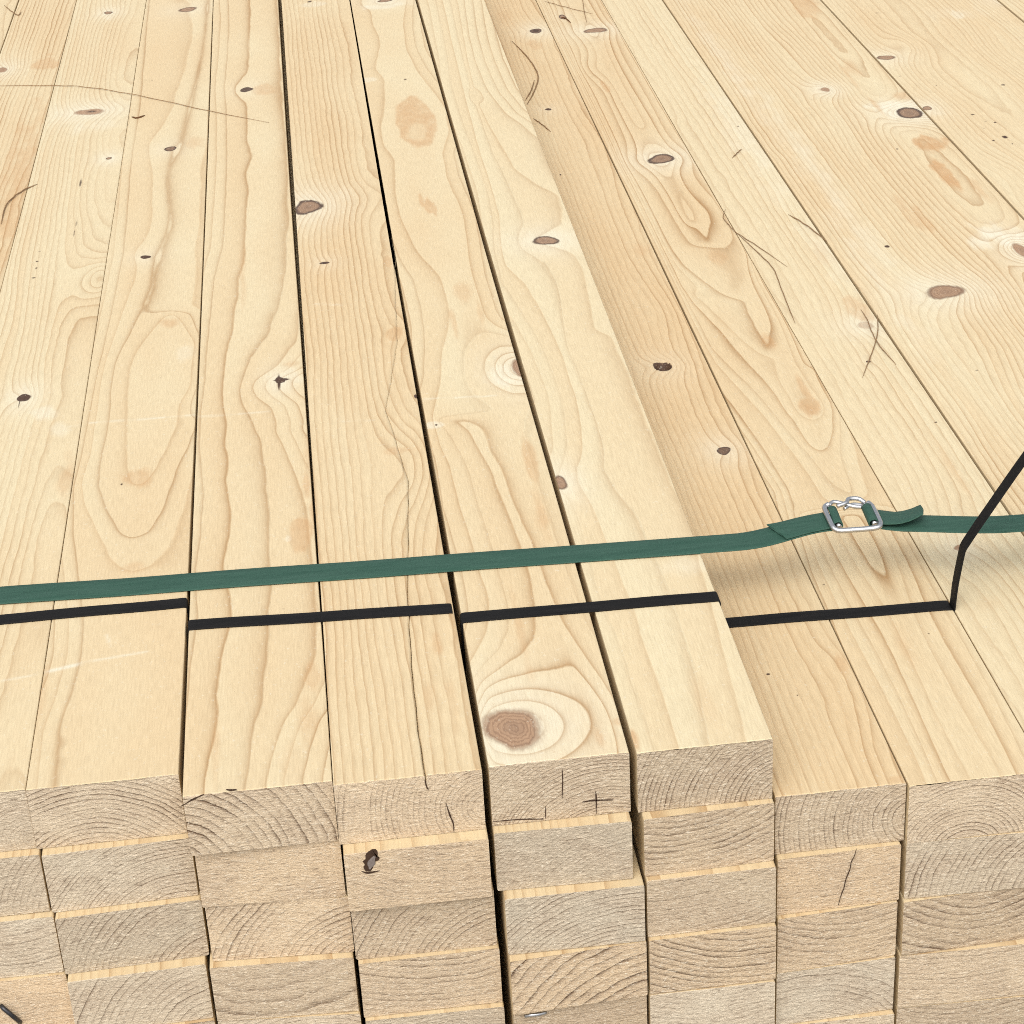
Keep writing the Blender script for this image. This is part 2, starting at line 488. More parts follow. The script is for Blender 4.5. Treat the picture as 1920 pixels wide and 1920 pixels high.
            F = F + mk[5] * np.exp(-((du / (a * 2.5)) ** 2 + (dv / (b * 2.2)) ** 2))
        elif kind == 'B':                       # swelling of the rings: x y w h amp
            F = F + mk[5] * (1 if key not in TRACE else TRACE[key].get('bamp', 0)) * np.exp(-((du / a) ** 2 + (dv / b) ** 2))
        elif kind in 'OPN':                     # orange tint, mostly stains / pale patch / clear spot in a stain
            e = np.hypot(du / a, dv / b) + (mk[7] if len(mk) > 7 else .32) * vnoise(X / 0.012, Y / 0.03, s + 21) + .38 * (mk[7] if len(mk) > 7 else .32) * vnoise(X / 0.004, Y / 0.01, s + 22)
            hard = mk[6] if len(mk) > 6 else 3.5
            v = mk[5] * np.clip((1.0 - e) * hard, 0, 1)
            if kind == 'P': v = v * .6
            if kind == 'N': orng = orng * (1 - v); continue
            if kind == 'O': orng = np.maximum(orng, v)
            else: pale = np.maximum(pale, v)
        elif kind == 'D':                       # dark speck or pitch pocket
            e = np.hypot(du / max(a, 0.0012), dv / max(b, 0.0016))
            dark = np.maximum(dark, mk[5] * np.clip(1.5 - e, 0, 1))
    nc = X.shape[1]
    oz = z; ox, oy = xc, yf
    top = np.stack([X - ox, Y - oy, Z], -1).reshape(-1, 3)
    bl = np.stack([L - ox, ys - oy, np.full(nv, -T + 0.0004)], -1)
    br = np.stack([R - ox, ys - oy, np.full(nv, -T + 0.0004)], -1)
    verts = np.concatenate([top, bl, br])
    ia = (np.arange(nv - 1)[:, None] * nc + np.arange(nc - 1)[None, :]).ravel()
    quads = np.stack([ia, ia + 1, ia + nc + 1, ia + nc], -1)
    nb = nv * nc
    j = np.arange(nv - 1)
    ql = np.stack([nb + j, j * nc, (j + 1) * nc, nb + j + 1], -1)
    qr = np.stack([j * nc + nc - 1, nb + nv + j, nb + nv + j + 1, (j + 1) * nc + nc - 1], -1)
    qb = np.stack([nb + nv + j, nb + j, nb + j + 1, nb + nv + j + 1], -1)
    sides = np.concatenate([ql, qr, qb])
    allq = np.concatenate([quads, sides])
    end0 = [nb] + [nb + nv] + list(range(nc - 1, -1, -1))
    end1 = [nb + nv + nv - 1] + [nb + nv - 1] + [(nv - 1) * nc + i for i in range(nc)]
    nq = len(allq)
    me = bpy.data.meshes.new('timber')
    nl = nq * 4 + len(end0) + len(end1)
    me.vertices.add(len(verts)); me.vertices.foreach_set('co', verts.astype(np.float32).ravel())
    me.loops.add(nl); me.polygons.add(nq + 2)
    me.loops.foreach_set('vertex_index', np.concatenate([allq.ravel(), end0, end1]).astype(np.int32))
    st = np.concatenate([np.arange(nq) * 4, [nq * 4, nq * 4 + len(end0)]]).astype(np.int32)
    me.polygons.foreach_set('loop_start', st)
    mi = np.concatenate([np.zeros(len(quads)), np.ones(len(sides)), [2, 2]]).astype(np.int32)
    me.polygons.foreach_set('material_index', mi)
    sm = np.concatenate([np.ones(len(quads)), np.zeros(len(sides) + 2)]).astype(bool)
    me.polygons.foreach_set('use_smooth', sm)
    pad = np.zeros((2 * nv, 3), np.float32); padb = pad.copy(); padb[:, 0] = 9
    aa = np.concatenate([np.stack([F, pale, orng], -1).reshape(-1, 3), pad]).astype(np.float32)
    bb = np.concatenate([np.stack([rk, tone, dark], -1).reshape(-1, 3), padb]).astype(np.float32)
    me.attributes.new('wood_a', 'FLOAT_VECTOR', 'POINT').data.foreach_set('vector', aa.ravel())
    me.attributes.new('wood_b', 'FLOAT_VECTOR', 'POINT').data.foreach_set('vector', bb.ravel())
    me.update(calc_edges=True)
    me.validate()
    o = link('timber', me, [M_TOP, M_SIDE, M_END])
    o.location = (ox, oy, oz)
    tag(o, label, 'timber', GROUP)
    props(o, wood['px'], wood['pz'], wood['sp'] * wood.get('end_sp', 0.55), wood['seed'] * 0.37, wood.get('tone', 0.2),
          wood.get('power', 7), wood.get('strength', 0.75), wood.get('end_grey', 0.5), wood.get('end_lines', 1.0))
    if key in TRACE: o['wiggle'] = 0.06
    STACKED[key] = o
    return o

def make_low(key, label, x0, x1, yf, ztop, seed, pith, sp, grey, lines=1.0, t=T, yr=None):
    """a timber in a lower layer; yf front at its left side, yr at its right side"""
    rs = random.Random(seed)
    yr = yf if yr is None else yr
    xc = 0.5 * (x0 + x1)
    bm = bmesh.new()
    n = 14
    prof = []
    w = x1 - x0
    r = 0.0012
    h = t - 0.0004
    sec = [(0, -h + r), (0, -r), (r * .3, -r * .3), (r, 0), (w - r, 0), (w - r * .3, -r * .3), (w, -r), (w, -h + r),
           (w - r * .3, -h + r * .3), (w - r, -h), (r, -h), (r * .3, -h + r * .3)]
    rings = []
    for yy in (0, 1):
        ring = []
        for (sx, sz) in sec:
            u = sx / w
            fy = (yf + (yr - yf) * u + rs.uniform(-.0003, .0003)) if yy == 0 else Y_END
            ring.append(bm.verts.new((x0 + sx - xc, fy - yf, sz)))
        rings.append(ring)
    m_ = len(sec)
    for i in range(m_):
        k = (i + 1) % m_
        fc = bm.faces.new((rings[0][i], rings[0][k], rings[1][k], rings[1][i]))
        fc.material_index = 1
    f0 = bm.faces.new(rings[0][::-1]); f0.material_index = 2
    f1 = bm.faces.new(rings[1]); f1.material_index = 2
    bmesh.ops.recalc_face_normals(bm, faces=bm.faces)
    me = bpy.data.meshes.new('timber')
    bm.to_mesh(me); bm.free()
    o = link('timber', me, [M_SIDE, M_SIDE, M_END])
    o.location = (xc, yf, ztop)
    tag(o, label, 'timber', GROUP)
    props(o, pith[0], pith[1], sp, seed * 0.37, end_grey=grey, end_lines=lines)
    STACKED[key] = o
    return o


# rings that the photograph lets one follow: (value, end: 0 runs on, 1 stops at both ends, 2 at the near end, 3 at the far end, points)
TRACE = {
 'B1': dict(sp=.012, kamp=.15, rings=[
  (1, 0, [(428, 0), (430, 33), (427, 100), (422, 160), (425, 207), (427, 283), (423, 367), (417, 467), (412, 480), (403, 530), (398, 580), (388, 653), (385, 713), (377, 780), (375, 830), (382, 930), (378, 1007), (368, 1067), (371, 1153), (365, 1200), (358, 1253), (353, 1320), (348, 1400), (343, 1467)]),
  (2, 0, [(470, 0), (472, 43), (468, 83), (467, 133), (443, 160), (443, 177), (463, 193), (465, 233), (465, 267), (475, 293), (462, 320), (468, 360), (462, 417), (460, 477), (447, 520), (447, 557), (437, 583), (438, 620), (425, 667), (420, 713), (420, 757), (427, 797), (422, 830), (428, 863), (425, 903), (437, 957), (435, 1007), (422, 1063), (433, 1113), (437, 1153), (430, 1187), (415, 1240), (408, 1300), (412, 1333), (403, 1383), (387, 1467)]),
  (3, 0, [(521, 0), (532, 200), (545, 400), (540, 500), (522, 580), (507, 630), (480, 663), (463, 697), (453, 730), (455, 757), (473, 790), (490, 827), (493, 863), (503, 897), (505, 957), (508, 1020), (510, 1067), (515, 1103), (505, 1143), (507, 1187), (503, 1233), (497, 1283), (493, 1320), (477, 1367), (470, 1417), (462, 1467)]),
  (4, 0, [(530, 0), (550, 300), (562, 560), (560, 640), (520, 695), (482, 712), (474, 728), (485, 745), (510, 763), (520, 797), (515, 807), (530, 833), (547, 870), (567, 913), (580, 960), (590, 1060), (600, 1150), (597, 1230), (560, 1320), (533, 1360), (513, 1417), (500, 1467)])]),
 'A1': dict(sp=.010, kamp=.12, right=-1, rings=[
  (1, 0, [(280, 0), (262, 200), (245, 330), (232, 480), (208, 600), (185, 700), (165, 800), (140, 920), (138, 1000), (147, 1087), (155, 1163), (153, 1227), (133, 1300), (110, 1367), (100, 1467)]),
  (2, 1, [(363, 0), (363, 37), (360, 83), (350, 133), (337, 167), (327, 200), (307, 237), (283, 267), (283, 287), (288, 317), (287, 367), (287, 410), (277, 443), (253, 473), (258, 500), (253, 530), (233, 577), (217, 623), (197, 673), (187, 720), (182, 763), (175, 797), (170, 847), (150, 905), (157, 947), (188, 1000), (217, 1050), (247, 1073)]),
  (3, 2, [(392, 0), (380, 100), (340, 270), (317, 310), (312, 340), (317, 383), (318, 423), (307, 450), (290, 500), (283, 540), (267, 580), (243, 627), (217, 680), (210, 713), (207, 763), (200, 813), (190, 857), (185, 910), (203, 957), (225, 995), (248, 1008)]),
  (4, 1, [(320, 585), (290, 617), (260, 650), (240, 693), (237, 747), (235, 813), (237, 873), (247, 903), (263, 911)]),
  (4, 1, [(321, 585), (340, 605), (366, 640), (358, 722), (338, 757), (333, 800), (310, 847), (290, 883), (264, 911)]),
  (3, 1, [(372, 780), (353, 837), (330, 877), (317, 923), (303, 957), (275, 998), (249, 1008)]),
  (1.6, 0, [(408, 0), (396, 480), (345, 1480)]),
  (2, 1, [(372, 850), (353, 903), (337, 957), (323, 1000), (310, 1027), (277, 1060), (248, 1073)]),
  ]),
 'C1': dict(sp=.012, kamp=.85, bamp=0, right=-1, rings=[
  (1, 1, [(678, 20), (680, 43), (683, 93), (676, 112)]),
  (1, 0, [(690, 260), (735, 440), (753, 487), (777, 523), (790, 567), (800, 613), (803, 657), (800, 707), (792, 737), (796, 775), (812, 827), (825, 880), (837, 953), (853, 1007), (873, 1077), (887, 1143), (887, 1200), (880, 1240), (885, 1300), (905, 1440)]),
  (2, 0, [(697, 0), (700, 43), (717, 83), (703, 130), (722, 147), (720, 200), (715, 243), (720, 277), (737, 300), (740, 360), (753, 410), (787, 477), (827, 520), (843, 557), (852, 590), (852, 623), (842, 657), (838, 713), (823, 753), (812, 780), (827, 840), (847, 870), (857, 910), (870, 957), (887, 1007), (907, 1077), (930, 1123), (935, 1180), (927, 1220), (897, 1273), (900, 1330), (915, 1440)]),
  (3, 3, [(816, 786), (836, 800), (853, 820), (873, 857), (887, 890), (907, 957), (923, 1007), (943, 1067), (963, 1133), (973, 1187), (973, 1227), (950, 1260), (915, 1293), (925, 1440)]),
  (4, 3, [(822, 784), (857, 790), (890, 807), (907, 847), (933, 893), (957, 953), (983, 1010), (1005, 1070), (1035, 1170), (1080, 1260), (1120, 1330), (1150, 1400)]),
  (2.0, 0, [(757, 0), (755, 50), (762, 93), (783, 133), (813, 170), (837, 207), (842, 247), (828, 290), (837, 333), (857, 373), (870, 410), (877, 477), (885, 523), (895, 563), (903, 597), (923, 617), (965, 632), (1010, 740), (1100, 1060), (1200, 1400)])]),
 'C2': dict(sp=.012, kamp=.45, rings=[
  (1, 0, [(818, 0), (840, 100), (847, 160), (870, 233), (893, 293), (917, 360), (928, 417), (932, 473), (943, 530), (973, 577), (993, 607), (1020, 653), (1037, 693), (1057, 747), (1063, 797), (1068, 830), (1063, 870), (1090, 980), (1117, 1100), (1140, 1160), (1163, 1207), (1187, 1283), (1207, 1333), (1223, 1383)]),
  (2, 0, [(830, 0), (858, 120), (900, 290), (935, 400), (947, 497), (987, 533), (1017, 580), (1040, 627), (1057, 667), (1083, 747), (1093, 797), (1095, 847), (1090, 880), (1130, 990), (1173, 1100), (1187, 1133), (1203, 1187), (1227, 1250), (1250, 1317), (1267, 1377)]),
  (3, 0, [(845, 0), (875, 130), (925, 290), (985, 400), (1040, 500), (1053, 560), (1063, 653), (1083, 693), (1103, 747), (1120, 790), (1137, 847), (1137, 877), (1153, 903), (1200, 980), (1235, 1060), (1267, 1150), (1300, 1250), (1330, 1390)]),
  (4, 0, [(858, 0), (870, 70), (880, 133), (890, 183), (915, 233), (940, 277), (965, 317), (1010, 347), (1050, 362), (1095, 490), (1117, 620), (1145, 626), (1180, 700), (1240, 850), (1300, 1000), (1350, 1200), (1400, 1390)]),
  (5, 0, [(872, 0), (880, 67), (893, 117), (917, 173), (950, 213), (985, 236), (1018, 262), (1110, 490), (1225, 740), (1330, 1000), (1470, 1390)])]),
 'D2': dict(sp=.006, kamp=.55, bamp=.5, right=-1, rings=[
  (1, 0, [(1290, 610), (1350, 730), (1420, 830), (1480, 920), (1523, 1073), (1560, 1160), (1600, 1260), (1640, 1380)]),
  (2, 2, [(1270, 540), (1340, 680), (1390, 733), (1433, 780), (1480, 833), (1530, 873), (1573, 910), (1602, 934)]),
  (3, 2, [(1262, 510), (1330, 653), (1380, 700), (1430, 747), (1467, 790), (1513, 833), (1540, 846)]),
  (4, 2, [(1255, 490), (1300, 570), (1363, 630), (1413, 687), (1467, 733), (1497, 773), (1520, 784)]),
  (5, 2, [(1250, 480), (1280, 540), (1330, 580), (1373, 620), (1413, 650), (1440, 664)]),
  (6, 2, [(1258, 470), (1280, 500), (1320, 530), (1357, 552), (1387, 558)]),
  (6, 2, [(1397, 470), (1397, 487), (1395, 520), (1388, 558)]),
  (5, 2, [(1403, 480), (1405, 500), (1413, 537), (1430, 590), (1450, 643), (1441, 664)]),
  (4, 2, [(1410, 490), (1420, 523), (1440, 573), (1467, 630), (1493, 680), (1520, 730), (1543, 753), (1544, 772), (1521, 784)]),
  (3, 2, [(1500, 620), (1560, 740), (1573, 780), (1562, 813), (1541, 846)]),
  (2, 2, [(1510, 640), (1575, 770), (1582, 813), (1583, 863), (1598, 905), (1603, 934)]),
  (1.4, 0, [(450 + .582 * 1175, 0), (450 + .582 * 2655, 1480)]),
  *[(lb_, 2, [(450 + (.477 + .101 * (.55 + f_ * (.25 + .75 * math.sqrt(max(0, (yt_ - y_) / yt_))) + .02 * math.sin(y_ / 37 + f_ * 7))) * (y_ + 1175), y_) for y_ in range(0, yt_ + 1, 20)])
    for lb_, f_, yt_ in ((7, -.30, 460), (8, -.20, 420), (9, -.09, 240), (9, .10, 240), (8, .20, 420), (7, .32, 460))],
  *[(lb_, 1, [(450 + (.477 + .101 * (f_ + .018 * math.sin(y_ / 70 + f_ * 9) - .06 * f_ * (y_ - 960) / 500)) * (y_ + 1175), y_) for y_ in range(960, 1521, 40)])
    for lb_, f_ in ((2, .10), (3, .20), (4, .31), (5, .46), (5, .66), (4, .80), (3, .93))]]),
}

# ---- the top layer: each plank with its own rings, knots and stains
def fy(z, *pts):
    return float(np.mean([PX(a, b, z)[1] for a, b in pts]))

make_top('A-2', 'timber whose corner just shows at the top left of the picture', (-.3800, -.3800), (-.2895, -.2895), .03, 0,
         dict(px=.01, pz=-.07, sp=.006, seed=101), [], ncol=24, sub=2)

make_top('A-1', 'plank with a reddish stain and small oval knot at the left edge of the picture', (-.2882, -.2882), (-.2026, -.2028), .028, 0,
         dict(px=.055, pz=-.030, sp=.0050, seed=111, tone=.35, power=5, strength=.8, wander=.006),
         [('K', 5, 131, 20, 10, .35, 3.2), ('O', 85, 118, 50, 30, .5), ('O', 40, 330, 60, 330, .45, 1.6), ('O', 20, 300, 30, 200, .4, 1.4)])

make_top('A0', 'pale plank with a thin reddish knot and dark bark flecks, second seam from left', (-.2020, -.2021), (-.1006, -.0998), fy(0, (2, 1484), (45, 1481)), 0,
         dict(px=.048, pz=-.040, sp=.0048, seed=121, tone=.05, power=5, strength=.50, wob=.5, wander=.007, end_grey=.75, end_lines=.4),
         [('K', 168, 210, 58, 13, .25, 4.0, 1.0), ('D', 172, 209, 22, 5, .75), ('P', 175, 235, 120, 34, .6, 1.5),
          ('K', 203, 24, 16, 6, .5, 1.5, .9), ('P', 205, 30, 22, 18, .8), ('K', 204, 297, 14, 4, .55, 1.2, .9),
          ('D', 151, 343, 6, 20, .6), ('D', 143, 420, 6, 16, .55), ('D', 139, 438, 5, 16, .6),
          ('D', 74, 472, 8, 4, .6), ('D', 70, 490, 8, 4, .7), ('D', 68, 503, 8, 4, .7), ('D', 63, 521, 10, 4, .8),
          ('B', 178, 525, 95, 95, 4.2), ('B', 190, 520, 40, 50, 2.0),
          ('K', 44, 746, 22, 15, 1.0, 2.6, .9), ('D', 46, 745, 26, 10, 1.0), ('D', 36, 757, 5, 22, .7), ('P', 78, 775, 70, 34, .9, 1.6), ('P', 110, 805, 40, 30, .6, 1.6),
          ('O', 125, 900, 40, 130, .35, 1.5), ('D', 75, 887, 6, 10, .45), ('B', 40, 640, 70, 200, 1.2), ('B', 100, 1000, 90, 220, -1.5),
          ('line', (0, 1277), (70, 1265), .0014, .5), ('line', (130, 800), (165, 794), .002, .4)])

make_top('A1', 'plank with a long closed oval ring figure, right of the left bundle', (-.1004, -.0993), (-.0024, -.0014, -.0024), fy(0, (47, 1483), (335, 1451)), 0,
         dict(px=-.012, pz=-.085, sp=.0062, seed=133, tone=.30, power=8, strength=.72, wob=.22, wander=.004, end_sp=.62, end_grey=.62),
         [('K', 352, 18, 36, 9, .45, 1.4, .5), ('K', 319, 279, 24, 8, .75, 1.5, .5), ('O', 362, 270, 44, 32, .32, 2.5),
          ('K', 273, 482, 22, 6, 1.0, 1.3, .5), ('D', 273, 482, 18, 5, 1.0),
          ('B', 292, 770, 150, 270, -2.9), ('B', 320, 850, 260, 620, -1.1), ('B', 285, 560, 150, 160, .6),
          ('O', 318, 605, 50, 26, .5, 2), ('O', 262, 895, 70, 40, .5, 2.0), ('O', 250, 1065, 60, 26, .30, 2),
          ('D', 228, 908, 6, 5, .9), ('D', 285, 150, 5, 3, .6), ('P', 350, 660, 60, 40, .5, 1.5),
          ('line', (170, 793), (370, 778), .0016, .6), ('line', (60, 1266), (150, 1245), .0022, .95), ('line', (150, 1243), (275, 1222), .0014, .55), ('line', (200, 1190), (208, 1213), .0012, .5),
          ('O', 75, 1300, 30, 260, .25, 1.4), ('D', 192, 1328, 4, 4, .6), ('B', 70, 1240, 80, 140, .9)])

make_top('B1', 'plank with a small black star-shaped knot and few wide wavy rings', (.0006, .0001, -.0017), (.0960, .0926, .0911), fy(0, (340, 1492), (620, 1467)), 0,
         dict(px=-.060, pz=-.060, sp=.0150, seed=144, tone=.25, power=9, strength=.75, wob=.20, wander=.005, end_sp=.40, end_grey=.45, end_lines=1.2),
         [('K', 462, 168, 22, 9, 1.0, .9, .4), ('O', 500, 167, 54, 22, .40, 3),
          ('K', 525, 713, 20, 12, 1.0, 1.5, 1.0), ('D', 528, 712, 34, 5, 1.0), ('D', 523, 716, 7, 40, .8), ('P', 545, 702, 80, 40, .9, 1.5), ('O', 550, 682, 46, 14, .35, 2),
          ('O', 575, 905, 22, 70, .5, 2.5), ('O', 588, 955, 16, 50, .55, 3), ('O', 563, 1002, 46, 70, .55, 4), ('O', 585, 870, 30, 180, .38, 1.4),
          ('O', 590, 1270, 40, 80, .42, 3), ('O', 575, 1340, 50, 130, .32, 1.6), ('O', 548, 1440, 60, 140, .22, 1.4), ('O', 455, 520, 16, 120, .3, 1.4),
          ('O', 405, 1400, 16, 180, .30, 1.4), ('D', 402, 1329, 12, 12, .42), ('D', 531, 1142, 16, 3, .5),
          ('line', (365, 782), (505, 772), .0015, .5), ('P', 540, 1010, 16, 12, .8), ('B', 470, 330, 60, 60, .35), ('B', 565, 700, 60, 220, .6)])

make_top('B2', 'plank with fine straight rings and a long drying crack along its right side', (.0966, .0966, .0960), (.1918, .1916, .1938), fy(0, (625, 1470), (900, 1446)), 0,
         dict(px=.050, pz=-.030, sp=.0058, seed=152, tone=.48, power=4.5, strength=.68, wob=.28, wander=.005, end_sp=.60, end_grey=.35, end_lines=.6),
         [('K', 577, 388, 52, 28, .55, 3.4, 1.0), ('K', 608, 493, 18, 5, 1.0, .8, .4), ('D', 608, 493, 15, 4, 1.0), ('P', 640, 372, 70, 60, .55, 1.4),
          ('D', 580, 3, 12, 4, .8), ('P', 590, 8, 70, 10, .6), ('O', 742, 625, 36, 30, .5, 4), ('O', 728, 490, 16, 26, .4, 3),
          ('B', 748, 250, 60, 70, 1.5), ('B', 770, 870, 120, 170, 3.6), ('B', 745, 620, 60, 60, 1.0), ('B', 700, 370, 120, 60, 1.3),
          ('D', 780, 743, 8, 8, 1.0), ('O', 820, 1210, 26, 60, .4, 2.5), ('O', 805, 1310, 26, 90, .30, 1.8), ('O', 850, 1320, 26, 120, .26, 1.5),
          ('line', (640, 790), (700, 788), .0014, .3), ('line', (590, 570), (640, 572), .0016, .4), ('O', 745, 845, 80, 14, .35, 2)],
         crack=dict(line=[(740, 480), (745, 640), (724, 770), (765, 900), (766, 1000), (765, 1120), (768, 1180), (775, 1290), (786, 1380), (797, 1460)],
                    half=.0006, depth=.012, fade0=.18, fade1=.95, at=.62))

make_top('C1', 'plank with a large brown ringed knot at its sawn end', (.1966, .1946, .1947), (.2880, .2856, .2857), fy(0, (917, 1440), (1185, 1408)), 0,
         dict(px=.030, pz=-.080, sp=.0082, seed=166, tone=.25, power=7, strength=.80, wob=.24, wander=.006, end_sp=.32, end_grey=.55, end_lines=.9),
         [('K', 962, 1365, 128, 80, .33, 6.5, 1.0), ('D', 985, 1352, 22, 5, .55), ('B', 1040, 1360, 150, 150, 1.2), ('P', 950, 1425, 150, 40, .9, 1.3), ('P', 1030, 1300, 120, 50, .4, 1.2),
          ('D', 992, 1302, 8, 16, .4), ('O', 1160, 1352, 50, 26, .42, 2.5), ('O', 1125, 1385, 26, 50, .4, 2.2), ('O', 1110, 1165, 14, 30, .3, 2),
          ('B', 780, 235, 74, 130, 1.9), ('O', 780, 229, 76, 106, .62, 9, .10), ('N', 784, 246, 44, 44, .60, 3, .2),
          ('O', 790, 375, 12, 26, .55, 5), ('O', 803, 385, 16, 42, .6, 5), ('O', 815, 395, 10, 34, .5, 5), ('K', 722, 1, 30, 6, .5, 1.2, 1.0), ('P', 722, 10, 110, 14, 1.0, 2),
          ('D', 760, 149, 10, 4, .7), ('K', 978, 690, 44, 34, .35, 6.5, 1.0), ('P', 955, 705, 120, 70, 1.2, 1.3), ('B', 935, 680, 130, 110, 1.4),
          ('O', 870, 545, 46, 60, .35, 2), ('O', 850, 600, 12, 70, .4, 2), ('O', 900, 585, 12, 70, .35, 2),
          ('P', 815, 797, 50, 12, .9), ('D', 818, 797, 7, 4, .9), ('B', 815, 800, 90, 50, 1.4), ('O', 995, 860, 26, 110, .45, 3), ('O', 1015, 960, 34, 120, .42, 2),
          ('O', 975, 1180, 22, 170, .35, 1.6), ('B', 960, 1180, 60, 200, -.8), ('line', (790, 748), (930, 742), .0016, .55), ('P', 690, 150, 30, 12, .7)])

make_top('C2', 'pale plank with one grey oval knot, along the raised right edge of its bundle', (.2922, .2899, .2888), (.3818, .3815), fy(0, (1195, 1410), (1450, 1388)), 0,
         dict(px=.060, pz=-.055, sp=.0085, seed=175, tone=-.1, power=6, strength=.62, wob=.25, wander=.006, end_sp=.38, end_grey=.55, end_lines=1.0),
         [('K', 1023, 451, 52, 18, .50, 2.4, 1.0), ('P', 1000, 440, 90, 40, .5, 1.3), ('K', 1050, 905, 30, 26, .45, 1.8, 1.0), ('P', 1075, 880, 70, 50, .6, 1.2),
          ('B', 985, 150, 120, 240, 1.7), ('B', 1010, 230, 60, 90, .8), ('O', 1190, 1385, 18, 60, .7, 2.5), ('O', 1330, 1330, 60, 200, .18, 1.2),
          ('D', 1085, 612, 60, 3, .30), ('D', 1122, 622, 30, 4, .35), ('B', 1140, 620, 70, 70, .9), ('P', 1300, 1060, 200, 40, .5, 1.2)])

make_top('D1', 'lower plank with a black knothole and fine rings beside the raised bundle', (.3845, .3835), (.4722, .4714), fy(ZD, (1455, 1497), (1703, 1466)), ZD,
         dict(px=.052, pz=-.030, sp=.0056, seed=186, tone=.75, power=4.5, strength=.60, wob=.30, wander=.006, end_sp=.60, end_grey=.5, end_lines=1.0),
         [('H', 1243, 687, 34, 15, 2.2), ('K', 1243, 687, 37, 17, 1.0, .5, .35), ('K', 1357, 845, 28, 14, .90, 1.5, .7), ('K', 1005, 58, 24, 9, .8, 2.2, .8), ('D', 1005, 58, 18, 6, .8),
          ('K', 1028, 205, 14, 4, 1.0, .8, .3), ('D', 1028, 205, 11, 4, 1.0), ('D', 1051, 328, 5, 4, .8), ('B', 1240, 580, 90, 130, 1.6), ('O', 1200, 470, 60, 30, .3, 2), ('O', 1005, 85, 40, 26, .35, 2),
          ('O', 945, 30, 40, 60, .25, 1.4), ('D', 1440, 1264, 9, 4, .9), ('D', 1495, 1304, 4, 4, .8), ('O', 1575, 1240, 30, 50, .4, 2), ('B', 1580, 1280, 90, 180, 1.4),
          ('B', 1110, 270, 60, 120, .9), ('O', 1680, 1462, 30, 16, .35, 2)])

make_top('D2', 'lower plank with tongue-shaped ring arches and a brown knot', (.4736, .4728), (.5662, .5666), fy(ZD, (1712, 1473), (1915, 1453)), ZD,
         dict(px=-.005, pz=-.060, sp=.0052, seed=198, tone=.45, power=4, strength=.78, wob=.35, wander=.006, tilt_z=.010, end_sp=.62, end_grey=.5, end_lines=1.1),
         [('K', 1117, 57, 46, 10, .45, 2.2, .8), ('K', 1055, 32, 16, 9, .6, .8, .3), ('B', 1112, 128, 46, 50, 2.6), ('O', 1135, 162, 14, 26, .5, 3),
          ('K', 1240, 298, 50, 18, .60, 4.2, 1.0), ('P', 1235, 310, 90, 20, .7, 1.4), ('B', 1330, 400, 100, 130, 2.4), ('B', 1450, 590, 90, 190, 3.0), ('B', 1520, 770, 90, 190, 2.6),
          ('O', 1345, 485, 44, 40, .35, 2), ('O', 1440, 640, 30, 44, .45, 2.5), ('O', 1520, 765, 56, 46, .60, 3.5), ('O', 1508, 730, 18, 60, .45, 2.5), ('B', 1560, 900, 80, 170, 1.8),
          ('D', 1544, 1096, 4, 4, .8), ('D', 1741, 1188, 4, 4, .7), ('D', 1640, 1357, 7, 4, .9), ('O', 1700, 1220, 40, 130, .25, 1.3), ('B', 1640, 1030, 120, 170, 1.5)])

make_top('E1', 'very pale plank crossed by loose dark fibres, beside the upright black strap', (.5674, .5672), (.6532, .6528), .01, ZD,
         dict(px=-.055, pz=-.040, sp=.0068, seed=205, tone=-.25, power=6, strength=.52, wob=.30, wander=.006),
         [('K', 1623, 610, 38, 15, .05, 2.0, .8), ('K', 1628, 678, 10, 4, .8, .6, .2), ('D', 1628, 678, 8, 3, .8), ('K', 1800, 1027, 26, 13, .35, 1.0, .6), ('O', 1605, 575, 50, 60, .42, 3),
          ('O', 1540, 480, 50, 70, .22, 1.6), ('P', 1560, 480, 90, 200, .5, 1.2), ('P', 1400, 250, 110, 340, .6, 1.2), ('D', 1755, 792, 8, 4, .8), ('D', 1384, 237, 5, 4, .8),
          ('D', 1300, 125, 36, 2, .5), ('D', 1315, 155, 10, 2, .6), ('D', 1347, 211, 8, 3, .5), ('O', 1860, 1130, 90, 40, .18, 1.2), ('O', 1790, 880, 30, 200, .25, 1.3), ('B', 1800, 1000, 160, 160, 1.6)])  # the wide weak O beside the upright strap tints the board slightly orange-brown

